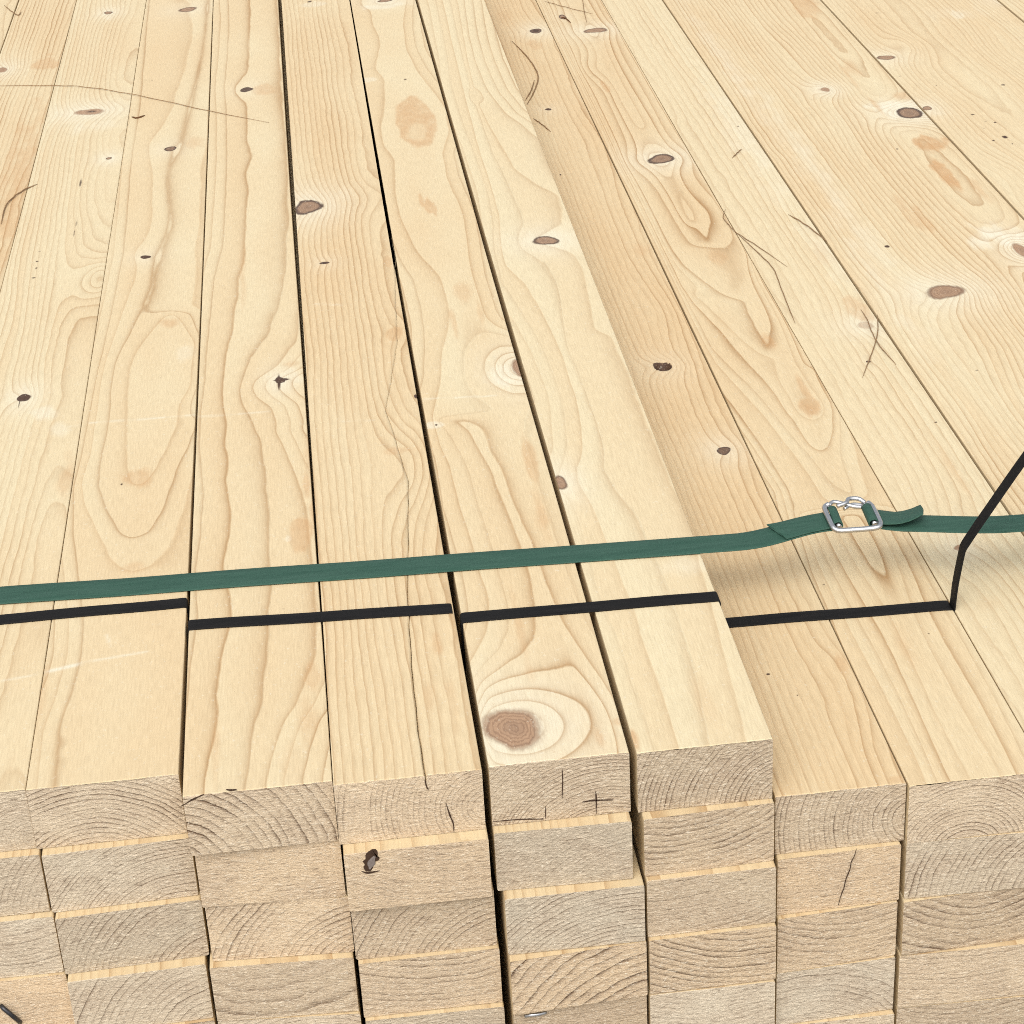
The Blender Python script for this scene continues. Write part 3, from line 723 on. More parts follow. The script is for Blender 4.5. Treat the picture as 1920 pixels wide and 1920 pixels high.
make_top('E2', 'wide plank with two big pale-haloed knots at the right of the picture', (.6556, .6553), (.8738, .8745), .01, ZD,
         dict(px=.085, pz=-.045, sp=.0062, seed=217, tone=.28, power=4.5, strength=.66, wob=.5, wander=.012),
         [('K', 1547, 168, 22, 9, .3, 5.0, .9), ('K', 1705, 212, 58, 20, .62, 9.0, 1.0), ('P', 1690, 205, 160, 44, 1.4, 1.6), ('K', 1772, 547, 80, 28, .42, 5.0, .9),
          ('K', 1917, 470, 34, 30, .3, 10.0, 1.0), ('P', 1895, 450, 170, 80, 1.5, 1.4), ('O', 1745, 272, 76, 40, .8, 3.5), ('O', 1770, 322, 34, 76, .8, 3.5), ('O', 1690, 180, 50, 18, .45, 2), ('O', 1640, 195, 12, 60, .45, 2), ('O', 1600, 130, 40, 50, .3, 1.5),
          ('O', 1515, 15, 56, 50, .5, 3), ('O', 1580, 130, 10, 130, .35, 1.8), ('O', 1840, 360, 30, 60, .4, 2), ('O', 1730, 410, 24, 60, .40, 2), ('B', 1530, 120, 130, 160, 1.2),
          ('O', 1700, 395, 30, 90, .35, 2), ('P', 1370, 130, 40, 420, .6, 1.0), ('P', 1540, 330, 60, 620, .6, 1.0), ('P', 1655, 540, 60, 360, .6, 1.0), ('D', 1663, 462, 12, 5, .9),
          ('D', 1682, 279, 7, 3, .9), ('D', 1832, 694, 10, 4, .6), ('D', 1868, 508, 6, 3, .8), ('D', 1525, 105, 8, 4, .5), ('B', 1880, 640, 160, 200, 2.0)], ncol=130)

make_top('F1', 'wide plank speckled with short dark flecks in the top right corner', (.8772, .8772), (1.115, 1.115), .02, ZD,
         dict(px=-.03, pz=-.060, sp=.0058, seed=229, tone=.30, power=4, strength=.44, wob=.5, wander=.010),
         [('K', 1662, 108, 36, 10, .45, 2.5, .6), ('K', 1738, 203, 20, 9, .45, 2.0, .8), ('P', 1760, 212, 50, 16, .8, 1.5), ('B', 1700, 85, 60, 46, 3.0), ('K', 1885, 0, 30, 7, .6, 2.5, .7), ('P', 1795, 28, 24, 20, .8),
          ('D', 1647, 17, 10, 3, .7), ('D', 1645, 25, 16, 3, .8), ('D', 1688, 143, 10, 3, .6), ('D', 1697, 138, 10, 3, .6), ('D', 1755, 160, 7, 3, .7), ('D', 1880, 159, 12, 3, .9), ('D', 1847, 228, 10, 3, .6),
          ('D', 1823, 214, 12, 3, .9), ('D', 1866, 230, 8, 3, .9), ('D', 1884, 257, 14, 5, 1.0), ('D', 1863, 264, 8, 4, .9), ('D', 1898, 270, 6, 3, .8), ('D', 1845, 240, 7, 3, .6), ('D', 1788, 168, 6, 3, .6), ('D', 1889, 353, 8, 3, .6),
          ('B', 1870, 100, 100, 90, 2.0), ('B', 1900, 330, 120, 90, 2.5), ('P', 1790, 25, 200, 30, .35, 1.0)], ncol=110, sub=1.4)

make_top('F2', 'plank at the far right whose corner meets the top right of the picture', (1.118, 1.118), (1.350, 1.350), .02, ZD,
         dict(px=-.02, pz=-.06, sp=.006, seed=239, tone=.25), [], ncol=40, sub=2.5)

# ---- the layers below, seen by their sawn ends
def low(key, label, x0, x1, row, kind, pl, pr, seed, pith, sp, grey, lines=1.0, z0=0.0):
    """kind 't': pl, pr are photo points on the upper edge of the end; 'b': on its lower edge"""
    zt = z0 - T * row
    zz = zt if kind == 't' else zt - T
    yl, yr = PX(*pl, zz)[1], PX(*pr, zz)[1]
    above = STACKED['%s.%d' % (key.split('.')[0], row - 1)] if row > 1 else STACKED[key.split('.')[0]]
    ledge = above.location.y - .5 * (yl + yr)
    if ledge > 0: yl += .22 * ledge; yr += .22 * ledge
    return make_low(key, label, x0, x1, yl, zt, seed, pith, sp, grey, lines, yr=yr)

low('A0.1', 'second timber down at the left picture edge, evenly grey sawn end', -.2005, -.0985, 1, 't', (0, 1612), (66, 1606), 301, (.09, -.05), .0042, .8, .5)
low('A0.2', 'third timber down at the left picture edge, rough fuzzy sawn end', -.2000, -.0962, 2, 't', (0, 1729), (90, 1722), 302, (.02, .06), .0035, .9, .6)
low('A0.3', 'pinkish sawn timber end low at the left edge, with a dark metal staple', -.2000, -.0950, 3, 't', (0, 1842), (112, 1830), 303, (.05, -.16), .005, .0, .35)
low('A0.4', 'fifth timber down at the left picture edge, mostly below the frame', -.2000, -.0960, 4, 't', (0, 1960), (130, 1945), 304, (.05, -.16), .005, .5, .5)
low('A1.1', 'second timber down in the second column, end with fine steep rings', -.0970, -.0006, 1, 't', (72, 1608), (352, 1575), 311, (.040, -.090), .0030, .85, .8)
low('A1.2', 'third timber down in the second column, grey end with slanting rings', -.0950, .0010, 2, 't', (92, 1727), (375, 1690), 312, (.060, -.075), .0042, .85, .8)
low('A1.3', 'fourth timber down in the second column, grey end below a broad yellow ledge', -.0935, -.0015, 3, 't', (122, 1846), (380, 1811), 313, (.055, -.070), .0050, .8, .9)
low('A1.4', 'fifth timber down in the second column, mostly below the frame', -.0940, -.0010, 4, 't', (140, 1950), (385, 1915), 314, (.03, -.1), .005, .7)
low('B1.1', 'second timber down in the third column, smooth shaded end set back', .0022, .0968, 1, 'b', (378, 1703), (650, 1681), 321, (.02, .12), .0042, .2, .25)
low('B1.2', 'third timber down in the third column, warm brown end with slanting left rings', .0035, .0985, 2, 'b', (388, 1805), (657, 1787), 322, (.070, -.085), .0046, .25, .9)
low('B1.3', 'fourth timber down in the third column, pale end with one broad curved ring', .0012, .0975, 3, 't', (390, 1820), (660, 1800), 323, (-.01, .065), .011, .45, .8)
low('B1.4', 'fifth timber down in the third column, mostly below the frame', .0012, .0980, 4, 't', (402, 1918), (668, 1903), 324, (.02, -.09), .004, .7, .6)
low('B2.1', 'second timber down in the fourth column, end with a black knot', .0985, .1926, 1, 't', (641, 1608), (908, 1579), 331, (.03, .13), .0045, .15, .45)
low('B2.2', 'third timber down in the fourth column, set back with steep left rings', .0992, .1942, 2, 'b', (662, 1801), (922, 1773), 332, (.060, -.080), .0042, .4, .9)
low('B2.3', 'fourth timber down in the fourth column, end with level rings', .1005, .1952, 3, 't', (668, 1810), (925, 1781), 333, (.01, .14), .0050, .3, .75)
low('B2.4', 'fifth timber down in the fourth column, fuzzy pale end at the lower edge', .1012, .1956, 4, 't', (680, 1917), (936, 1890), 334, (.02, -.12), .0045, .8, .5)
low('C1.1', 'second timber down in the fifth column, fuzzy grey end without clear rings', .1966, .2868, 1, 't', (918, 1568), (1180, 1545), 341, (.06, -.11), .0030, .9, .35)
low('C1.2', 'third timber down in the fifth column, grey end under a ledge with an orange streak', .2003, .2930, 2, 't', (935, 1693), (1197, 1666), 342, (.035, -.110), .0036, 1.0, .8)
low('C1.3', 'fourth timber down in the fifth column, end with bold dark curved rings', .2008, .2935, 3, 't', (944, 1807), (1198, 1768), 343, (.055, -.100), .0075, .1, 1.6)
low('C1.4', 'fifth timber down in the fifth column, set back, with a bright staple', .2010, .2930, 4, 'b', (960, 1995), (1199, 1965), 344, (.0, .15), .004, .25, .4)
low('C2.1', 'second timber down in the sixth column, end with dark sagging rings', .2948, .3822, 1, 't', (1195, 1541), (1447, 1509), 351, (-.02, .085), .0048, .35, 1.0)
low('C2.2', 'third timber down in the sixth column, pale end with two tiny dark dots', .2952, .3824, 2, 't', (1198, 1656), (1447, 1628), 352, (-.03, .14), .0045, .5, .6)
low('C2.3', 'fourth timber down in the sixth column, brown end with close level rings', .2954, .3824, 3, 't', (1200, 1768), (1446, 1738), 353, (.03, .10), .0046, .15, 1.1)
low('C2.4', 'fifth timber down in the sixth column, grey end at the lower edge', .2950, .3818, 4, 'b', (1200, 1968), (1443, 1940), 354, (.0, .09), .0045, .9, .6)
low('D1.1', 'second timber down in the seventh column, smooth tan end with a long crack', .3850, .4698, 1, 't', (1455, 1615), (1695, 1585), 361, (.0, .16), .0048, .0, .35, ZD)
low('D1.2', 'third timber down in the seventh column, end with sagging rings', .3848, .4690, 2, 't', (1455, 1725), (1690, 1690), 362, (.01, .075), .0056, .2, .9, ZD)
low('D1.3', 'fourth timber down in the seventh column, fuzzy grey end at the lower edge', .3846, .4688, 3, 't', (1452, 1826), (1688, 1793), 363, (-.02, -.10), .0050, 1.0, .6, ZD)
low('D2.1', 'second timber down in the rightmost column, grey end with slanting fine rings', .4735, .5645, 1, 't', (1706, 1582), (1920, 1562), 371, (.075, -.06), .0044, .75, .9, ZD)
low('D2.2', 'third timber down in the rightmost column, end with bold sagging rings', .4728, .5640, 2, 't', (1700, 1692), (1920, 1660), 372, (.010, .055), .0062, .3, 1.3, ZD)
low('D2.3', 'fourth timber down in the rightmost column, set back, banded yellow and grey', .4720, .5640, 3, 'b', (1693, 1890), (1915, 1868), 373, (.0, .2), .0046, .4, .5, ZD)
low('D2.4', 'fifth timber down in the rightmost column, shaded end at the lower edge', .4720, .5640, 4, 'b', (1690, 1985), (1912, 1965), 374, (.0, .1), .0046, .5, .5, ZD)
low('D1.4', 'fifth timber down in the seventh column, mostly below the frame', .3846, .4688, 4, 't', (1450, 1928), (1686, 1900), 364, (.03, -.1), .0046, .6, .6, ZD)


# added layers carry the outer planks and close their seams to light from below
SUPPORT = 'buried timbers under the outer planks'
for n_, (x0, x1, zz0) in enumerate(((-.3795, -.2022, 0), (.5680, .7600, ZD), (.7615, .9950, ZD), (.9965, 1.3480, ZD))):
    for r_ in range(1, (6 if zz0 == 0 else 5)):
        o = make_low('S%d.%d' % (n_, r_), 'timber buried in the stack below the outermost planks', x0, x1, .035 + .004 * ((n_ * 3 + r_ * 5) % 4), zz0 - T * r_, 400 + n_ * 10 + r_, (.03, -.09), .0045, .5, .7)
        o['group'] = SUPPORT
        o['label'] = 'buried timber, %s layer down, below %s' % (('', 'second', 'third', 'fourth', 'fifth', 'sixth')[r_], ('the planks at the left picture edge', 'the very pale plank crossed by fibres', 'the wide plank with pale-haloed knots', 'the speckled plank in the top right corner')[n_])
for n_, (k_, x0, x1, zz0) in enumerate((('A0', -.2000, -.0960, 0), ('A1', -.0940, -.0010, 0), ('B1', .0012, .0980, 0), ('B2', .1012, .1956, 0), ('C1', .2010, .2930, 0), ('C2', .2950, .3818, 0))):
    o = make_low(k_ + '.5', 'timber buried in the stack below the outermost planks', x0, x1, .0, zz0 - T * 5, 460 + len(STACKED), (.03, -.09), .0045, .5, .7)
    o['label'] = 'bottom layer timber below the frame, in the %s column from left' % ('first', 'second', 'third', 'fourth', 'fifth', 'sixth')[n_]; o['group'] = 'bottom layer of timbers'

# ------------------------------------------------------------------ straps
def ribbon(pts, wdir, width, thick, end_skew=0.0, end_notch=0.0):
    """a flat band along pts; wdir: vector (or one for each point) across the band"""
    P = [Vector(p) for p in pts]
    n = len(P)
    W = [Vector(w).normalized() for w in (wdir if isinstance(wdir, list) else [wdir] * n)]
    bm = bmesh.new()
    rows = []
    sec = [(-1, -.5), (-.96, -1), (-.5, -1), (0, -1), (.5, -1), (.96, -1), (1, -.5), (1, .5), (.96, 1), (.5, 1), (0, 1), (-.5, 1), (-.96, 1), (-1, .5)]
    for i in range(n):
        t = (P[min(i + 1, n - 1)] - P[max(i - 1, 0)]).normalized()
        w = (W[i] - t * W[i].dot(t)).normalized()
        nn = w.cross(t).normalized()
        row = []
        for a, b in sec:
            q = P[i] + w * (a * width / 2) + nn * (b * thick / 2)
            if i == n - 1:
                q = q + t * (end_skew * a * width / 2) - t * (end_notch * (1 - abs(a)) )
            row.append(bm.verts.new(q))
        rows.append(row)
    k = len(sec)
    for i in range(n - 1):
        for j in range(k):
            f = bm.faces.new((rows[i][j], rows[i][(j + 1) % k], rows[i + 1][(j + 1) % k], rows[i + 1][j]))
            f.smooth = True
    bm.faces.new(rows[0]); bm.faces.new(rows[-1][::-1])
    bmesh.ops.recalc_face_normals(bm, faces=bm.faces)
    me = bpy.data.meshes.new('band'); bm.to_mesh(me); bm.free()
    return me

def smooth_path(pts, per=6):
    """Catmull-Rom through the points"""
    P = [np.array(p, float) for p in pts]
    P = [2 * P[0] - P[1]] + P + [2 * P[-1] - P[-2]]
    out = []
    for i in range(1, len(P) - 2):
        for k in range(per):
            t = k / per
            a, b, c, d = P[i - 1], P[i], P[i + 1], P[i + 2]
            out.append(.5 * ((2 * b) + (c - a) * t + (2 * a - 5 * b + 4 * c - d) * t * t + (3 * b - a - 3 * c + d) * t ** 3))
    out.append(P[-2])
    return [tuple(p) for p in out]

def tube(pts, radius, sides=8, taper=False):
    P = [Vector(p) for p in pts]
    bm = bmesh.new(); rows = []
    up = Vector((0, 0, 1))
    n = len(P)
    for i in range(n):
        t = (P[min(i + 1, n - 1)] - P[max(i - 1, 0)]).normalized()
        ref = up if abs(t.dot(up)) < .95 else Vector((0, 1, 0))
        a = t.cross(ref).normalized(); b = a.cross(t)
        r = radius[i] if isinstance(radius, (list, tuple)) else radius
        if taper: r = r * (0.35 + 0.65 * min(1, 6 * min(i, n - 1 - i) / n))
        rows.append([bm.verts.new(P[i] + (a * math.cos(2 * math.pi * k / sides) + b * math.sin(2 * math.pi * k / sides)) * r) for k in range(sides)])
    for i in range(n - 1):
        for k in range(sides):
            f = bm.faces.new((rows[i][k], rows[i][(k + 1) % sides], rows[i + 1][(k + 1) % sides], rows[i + 1][k]))
            f.smooth = True
    bm.faces.new(rows[0]); bm.faces.new(rows[-1])
    bmesh.ops.recalc_face_normals(bm, faces=bm.faces)
    me = bpy.data.meshes.new('tube'); bm.to_mesh(me); bm.free()
    return me

BW, BT = 0.0134, 0.0011          # black plastic strap
def over(pl, pr, z, x_left, x_right):
    """strap centre line over a bundle from its left side to its right side"""
    a, b = PX(*pl, z), PX(*pr, z)
    def at(x): return a[1] + (b[1] - a[1]) * (x - a[0]) / (b[0] - a[0])
    h = BT / 2 + .00015
    p = []
    if x_left is not None:
        y = at(x_left)
        p += [(x_left - h, y, z - .040), (x_left - h, y, z - .020), (x_left - h, y, z - .0020), (x_left - h * .55, y, z - .0004), (x_left + .0004, y, z + h * .75), (x_left + .0020, y, z + h)]
    xs = np.linspace((x_left if x_left is not None else a[0]) + .006, x_right - .006, 14)
    p += [(x, at(x) + .0003 * math.sin(x * 60), z + h + .0001 * math.sin(x * 45)) for x in xs]
    y = at(x_right)
    p += [(x_right - .0020, y, z + h), (x_right - .0004, y, z + h * .75), (x_right + h * .55, y, z - .0004), (x_right + h, y, z - .0020), (x_right + h, y, z - .020), (x_right + h, y, z - .040)]
    return p, at
across = (0, 1, 0)
p, _ = over((-40, 1167), (340, 1132), 0, None, -.0026)
p = [(-.3805 - .0006, p[0][1] + .004, -.03), (-.3805 - .0006, p[0][1] + .004, -.002), (-.379, p[0][1] + .004, .0006)] + p
tag(link('black_strap', ribbon(p, across, BW, BT), M_BLACK), 'black plastic strap across the two leftmost planks', 'strap', 'black straps around the bundles')
p, _ = over((352, 1174), (845, 1142), 0, .0005, .1900)
tag(link('black_strap', ribbon(p, across, BW, BT), M_BLACK), 'black plastic strap over the planks with the star knot and the long crack', 'strap', 'black straps around the bundles')
p, _ = over((868, 1160), (1350, 1119), 0, .1964, .3818)
tag(link('black_strap', ribbon(p, across, BW, BT), M_BLACK), 'black plastic strap over the plank with the large brown end knot', 'strap', 'black straps around the bundles')
p, at = over((1376, 1168), (1770, 1137), ZD, .3843, .5655)
tag(link('black_strap', ribbon(p, across, BW, BT), M_BLACK), 'black plastic strap lying over the two lower planks right of the step', 'strap', 'black straps around the bundles')
# the strap of the next bundle has come loose: it stands up out of the gap and arches over to the right
y0 = at(.5655) - .001
k1 = PX(1810, 1030, 0)
pts = [(.5672, y0, ZD - .030), (.5672, y0, ZD - .006), (.5676, y0, ZD + .004), (.5690, y0 + .001, ZD + .020), (.5715, y0 + .001, ZD + .040), (.5728, y0 + .001, ZD + .049)]
pts2 = [(.5728, y0 + .001, ZD + .049), (.5755, y0 + .001, ZD + .0545), (.590, y0 + .001, ZD + .079), (.625, y0 + .002, ZD + .134), (.665, y0 + .004, ZD + .185), (.715, y0 + .008, ZD + .215), (.77, y0 + .012, ZD + .205), (.82, y0 + .016, ZD + .150), (.855, y0 + .018, ZD + .07), (.8753, y0 + .02, ZD + .004), (.8757, y0 + .02, ZD - .03)]
path = smooth_path(pts, 4)[:-1] + smooth_path(pts2, 7)
tag(link('black_strap', ribbon(path, across, BW * .88, BT), M_BLACK), 'loose black plastic strap standing up out of the gap at the right', 'strap', 'black straps around the bundles')

# ---- green strap with its wire buckle
GW, GT = 0.0258, 0.0011
g0, g1 = PX(0, 1117, .0010), PX(1320, 1021, .0010)
gd = (g1 - g0) / np.linalg.norm(g1 - g0)
gang = math.atan2(gd[1], gd[0])
def G(x, dy=0.0, z=0.0): return (x, g0[1] + (x - g0[0]) * gd[1] / gd[0] + dy, z)
gw = (-math.sin(gang), math.cos(gang), 0)
strap = bpy.data.objects.new('green_strap', None); COL.objects.link(strap)
tag(strap, 'green woven strap with a steel wire buckle across all the planks', 'strap')
B0 = PX(1594, 970, .006)
bx, by = float(B0[0]), float(B0[1])
XL, XR = bx - .0122, bx + .0150              # the two bars of the buckle
zb = .0072                                   # height of the bars
wr = .0021                                   # wire radius
rw = wr + GT / 2 + .0009                     # the strap's way round a bar
dl = by - G(bx)[1] - .0015
strap.location = (bx, by, 0)
def off(pts): return [(p[0] - bx, p[1] - by, p[2]) for p in pts]
def ramp(x, x0, x1):
    t = min(1, max(0, (x - x0) / (x1 - x0))); return t * t * (3 - 2 * t)
def YL(x): return dl * ramp(x, .41, XL - .006)
def ZL(x): return .0010 + (zb - rw - .0010) * ramp(x, .425, XL)
# left run: from the left side of the stack, under the buckle frame and round the left bar
left = [G(-.3812, 0, -.06), G(-.3812, 0, -.003), G(-.3795, 0, .0004), G(-.376, 0, .0009)]
left += [G(x, .0003 * math.sin(x * 31), .0010 + .00015 * math.sin(x * 40)) for x in np.linspace(-.36, .378, 40)]
left += [G(x, YL(x), ZL(x)) for x in np.linspace(.3825, XL - .001, 14)]
for k in range(14):
    t = -math.pi / 2 + 1.30 * math.pi * k / 13
    left.append(G(XL + rw * math.cos(t), YL(XL), zb + rw * math.sin(t)))
link('strap_band', ribbon(off(left), gw, GW, GT), M_GREEN, strap)
# its cut tail lies back on the run
tl = [G(x, YL(x) + .0002, ZL(x) + GT * 1.15 + e) for x, e in ((XL - .0045, .0012), (XL - .008, .0004), (XL - .014, .0001), (XL - .022, .0001), (XL - .030, .0001), (XL - .036, .0002), (XL - .041, .0004), (XL - .0465, .0010))]
link('strap_tail', ribbon(off(tl), gw, GW * .985, GT, .14, .0010), M_GREEN, strap)
# right run, sagging slightly past the buckle
def YR(x): return dl * (1 - ramp(x, XR, .62))
def ZR(x): return (zb - rw) * (1 - ramp(x, XR, XR + .020)) - .0004
right = [(1.351, G(1.351)[1], ZD - .045), (1.351, G(1.351)[1], ZD - .02), G(1.3505, 0, ZD), G(1.345, 0, ZD + .0010)]
right += [G(x, 0, zz) for x, zz in ((1.30, ZD + .0010), (1.20, ZD + .0010), (1.10, ZD + .0010), (1.02, ZD + .0010), (.97, ZD + .0012), (.93, -.0445), (.88, -.036), (.82, -.020), (.76, -.006), (.70, -.0006))]
right += [G(x, YR(x), ZR(x)) for x in np.linspace(.66, XR + .001, 14)]
for k in range(14):
    t = -math.pi / 2 - 1.30 * math.pi * k / 13
    right.append(G(XR + rw * math.cos(t), YR(XR), zb + rw * math.sin(t)))
link('strap_band', ribbon(off(right), gw, GW, GT), M_GREEN, strap)
tr = [G(x, dl + dd, zz) for x, zz, dd in ((XR + .0040, zb - rw + GT + .0014, 0), (XR + .010, .0046, .0004), (XR + .017, .0034, .0008), (XR + .022, .0030, .0008), (XR + .028, .0038, .0010), (XR + .034, .0056, .0013), (XR + .0400, .0082, .0016))]
wl = [Vector((gw[0], gw[1], -.05 * i)) for i in range(len(tr))]
link('strap_tail', ribbon(off(tr), wl, GW * .96, GT, .10, -.0012), M_GREEN, strap)
# buckle of bent wire: frame over the strap, two bars inside it, the wire ends twisted at the far side
buckle = bpy.data.objects.new('buckle', None); COL.objects.link(buckle); buckle.parent = strap
buckle.rotation_euler = (0, 0, gang)
xl_, xr_ = XL - bx, XR - bx
hy = .0162
link('cross_bar', tube([(xl_ - .0008, hy + .001, zb), (xl_, .008, zb), (xl_ + .0005, -.008, zb), (xl_ + .001, -hy, zb - .0004)], wr, 12), M_STEEL, buckle)
link('cross_bar', tube([(xr_ - .0008, hy + .001, zb), (xr_, .008, zb), (xr_ + .0005, -.008, zb), (xr_ + .001, -hy, zb - .0004)], wr, 12), M_STEEL, buckle)
zf = zb + .0012
fr = [(xl_ - .001, hy + .0005, zf + .001), (xl_ - .0042, hy - .001, zf), (xl_ - .0052, .009, zf), (xl_ - .0050, -.004, zf), (xl_ - .0046, -.0150, zf), (xl_ - .0032, -hy - .0026, zf - .001), (xl_ + .0005, -hy - .0044, zf - .0016), (xl_ + .0085, -hy - .0047, zf - .0016), (xr_ - .006, -hy - .0047, zf - .0016), (xr_ + .0018, -hy - .0044, zf - .001), (xr_ + .0044, -hy - .0014, zf - .0004), (xr_ + .0047, -hy + .005, zf), (xr_ + .0044, .002, zf), (xr_ + .0038, .011, zf), (xr_ + .0018, hy - .0005, zf + .0005)]
link('wire_frame', tube(smooth_path(fr, 7), wr, 12), M_STEEL, buckle)
fr = [(xl_ - .001, hy, zb + .0015), (xl_ + .003, hy + .0030, zb + .0025), (xl_ + .010, hy + .0012, zb + .0015), (xl_ + .018, hy - .0022, zb + .0002), (xr_ - .0035, hy - .0036, zb)]
link('wire_end', tube(smooth_path(fr, 6), wr * .8, 12), M_STEEL, buckle)
fr = [(xr_, hy + .001, zb + .001), (xr_ - .0045, hy + .0045, zb + .0030), (xr_ - .012, hy + .0042, zb + .0036), (xl_ + .012, hy - .0012, zb + .0034), (xl_ + .0045, hy - .0036, zb + .0022)]
link('wire_end', tube(smooth_path(fr, 6), wr * .8, 12), M_STEEL, buckle)
fr = [(xr_ - .002, hy + .0010, zb - .001), (xr_ - .010, hy + .0006, zb + .0005), (xl_ + .010, hy - .0038, zb - .0005)]
link('wire_end', tube(smooth_path(fr, 6), wr * .7, 12), M_STEEL, buckle)

# ------------------------------------------------------------------ loose fibres and chips on the planks
def fibre(label, pts, z, r=.00045, lift=.0007, mat=M_FIBRE):
    w = [PX(a, b, z + lift) for a, b in pts]
    sp = smooth_path(w, 6)
    rr = random.Random(int(pts[0][0] * 7 + pts[0][1]))
    n = len(sp)
    sp = [(q[0], q[1], q[2] + .0012 * math.sin(math.pi * i / (n - 1)) * (.3 + .7 * math.sin(i * .9 + pts[0][0]) ** 2)) for i, q in enumerate(sp)]
    o = link('wood_fibre', tube(sp, r, 6, True), mat)
    tag(o, label, 'fibre', 'loose fibres lying on the planks')
fibre('very long thin fibre crossing four planks at the upper left', [(-30, 161), (80, 161), (160, 164), (260, 180), (390, 208), (505, 230)], 0, .00042)
fibre('short curved dark fibre at the left picture edge', [(70, 345), (40, 360), (12, 385), (2, 420)], 0, .0007)
fibre('bent fibre scrap in the top left corner', [(8, 10), (22, 22), (34, 29), (40, 22)], 0, .0006)
fibre('long hooked fibre beside the step near the top', [(960, 77), (985, 103), (1003, 128), (1009, 148), (1000, 175), (988, 196)], ZD, .0008)
fibre('short fibre lying against the long hooked one', [(1002, 150), (996, 170), (985, 188)], ZD, .0007)
fibre('small straight fibre below the hooked one by the step', [(1000, 222), (1016, 234), (1033, 247)], ZD, .0006)
fibre('thin faint fibre at the upper edge of the picture', [(1020, 2), (1060, 14), (1112, 26)], ZD, .0004)
fibre('short fibre crossing the faint one at the upper edge', [(1092, -4), (1095, 20), (1100, 42)], ZD, .00045)
fibre('wavy fibre branching across the pale plank at the right', [(1360, 392), (1356, 408), (1366, 422), (1382, 438), (1420, 462), (1476, 500)], ZD, .00045)
fibre('long fibre curving down the pale plank at the right', [(1385, 440), (1425, 478), (1450, 505), (1464, 540), (1480, 580), (1491, 606)], ZD, .0005)
fibre('straight fibre ending at the seam of the wide plank', [(1478, 402), (1510, 422), (1550, 452)], ZD, .0006)
fibre('fibre through the pale ring knot, curving to the right', [(1614, 580), (1626, 600), (1634, 622), (1650, 650), (1680, 683)], ZD, .0005)
fibre('fibre running down from the seam past the small speck', [(1645, 590), (1646, 620), (1640, 648), (1630, 675), (1617, 708)], ZD, .0005)
fibre('tiny fibre on the pale plank near the upper right', [(1391, 279), (1382, 288), (1373, 296)], ZD, .0006)
def chip(label, pts, z, r, mat=M_BARK):
    o = link('bark_chip', tube(smooth_path([PX(a, b, z + .0009) for a, b in pts], 4), r, 6, True), mat)
    tag(o, label, 'bark chip', 'bark chips on the planks')
chip('small dark bark chip on the seam at the upper left', [(247, 219), (257, 221), (272, 216)], 0, .0010)
chip('dark reddish bark crumb near the top centre', [(1052, 33), (1060, 34), (1070, 42)], ZD, .0009)

# ------------------------------------------------------------------ cracks, knots and staples in the sawn ends
def end_strip(key, name, pts, wd, mat=M_CRACK, proud=.0004):
    """a jagged narrow sliver on the sawn end of a timber"""
    o = STACKED[key]
    yy = o.location.y - proud
    P = [PY(a, b, yy) for a, b in pts]
    P = smooth_path(P, 4)
    bm = bmesh.new(); rows = []
    n = len(P); rr = random.Random(len(key) + int(pts[0][0]))
    for i, q in enumerate(P):
        t = Vector(P[min(i + 1, n - 1)]) - Vector(P[max(i - 1, 0)])
        s = Vector((t.z, 0, -t.x)).normalized()
        k = wd * .5 * (0.15 + 0.85 * math.sin(math.pi * min(.97, max(.03, i / (n - 1)))) ** .6) * rr.uniform(.6, 1.25)
        v = Vector(q) - o.location
        rows.append([bm.verts.new(v + s * k), bm.verts.new(v - s * k), bm.verts.new(v - s * k + Vector((0, proud * 1.6, 0))), bm.verts.new(v + s * k + Vector((0, proud * 1.6, 0)))])
    for i in range(n - 1):
        for j in range(4):
            bm.faces.new((rows[i][j], rows[i][(j + 1) % 4], rows[i + 1][(j + 1) % 4], rows[i + 1][j]))
    bm.faces.new(rows[0]); bm.faces.new(rows[-1])
    bmesh.ops.recalc_face_normals(bm, faces=bm.faces)
    me = bpy.data.meshes.new(name); bm.to_mesh(me); bm.free()
    return link(name, me, mat, o)
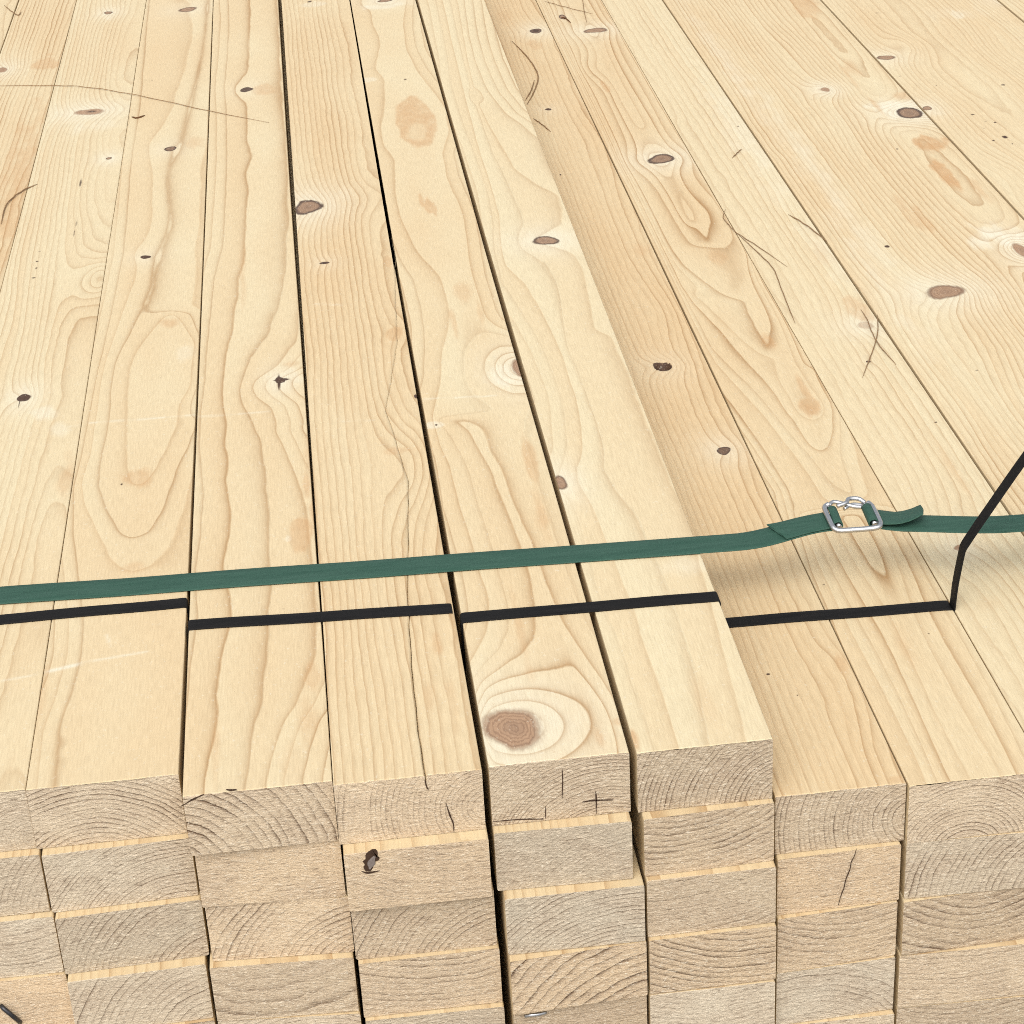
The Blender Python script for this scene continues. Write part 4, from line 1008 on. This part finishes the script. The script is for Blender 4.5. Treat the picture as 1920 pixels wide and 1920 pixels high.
M_GREY = mat_plain('grey_knot_wood', (0.20, 0.165, 0.145), 0.9, 0.08, scale=700, var=0.5)
end_strip('C1', 'crack', [(1117, 1484), (1118, 1500), (1118, 1526)], .0010)
end_strip('C1', 'crack', [(1092, 1504), (1115, 1501), (1150, 1500)], .0011)
end_strip('C1', 'crack', [(1054, 1440), (1055, 1465), (1054, 1497)], .0007)
end_strip('C1', 'crack', [(1023, 1512), (1023, 1535)], .0007)
end_strip('C1', 'crack', [(925, 1541), (970, 1537), (1020, 1536)], .0007)
end_strip('B2', 'crack', [(797, 1462), (799, 1472), (803, 1481)], .0013)
end_strip('B2', 'crack', [(836, 1506), (844, 1530), (850, 1545), (851, 1560)], .0010)
end_strip('D1.1', 'crack', [(1606, 1592), (1602, 1606), (1596, 1618), (1594, 1630), (1586, 1650), (1583, 1664), (1577, 1680), (1572, 1698)], .0005)
end_strip('B1', 'crack', [(340, 1512), (360, 1500), (382, 1490)], .0010)
end_strip('B2.1', 'knot', [(690, 1634), (692, 1618), (702, 1602), (708, 1600)], .0082)
end_strip('B2.1', 'knot_core', [(693, 1630), (697, 1616), (702, 1606)], .0046, M_GREY, .0007)
end_strip('B2.1', 'crack', [(678, 1634), (690, 1637), (712, 1633)], .0012)
end_strip('B1', 'bark_fleck', [(424, 1481), (433, 1482), (444, 1481)], .0011)

def staple(label, key, pts, r, mat):
    o = STACKED[key]
    P = [PY(a, b, o.location.y - d) for a, b, d in pts]
    s = link('metal_staple', tube(smooth_path(P, 4), r, 8), mat)
    tag(s, label, 'staple', 'staples in the sawn ends')
M_DARKMETAL = mat_plain('dark_steel', (0.06, 0.06, 0.065), 0.4, 0.5, 0.8)
staple('dark metal staple leg sticking out at the lower left corner', 'A0.3', [(2, 1886, .001), (8, 1892, .004), (24, 1905, .005), (38, 1917, .001)], .0016, M_DARKMETAL)
staple('bright bent staple on the timber end at the lower edge', 'C1.4', [(985, 1905, .001), (995, 1903, .003), (1008, 1902, .003), (1024, 1898, .001)], .0013, M_STEEL)
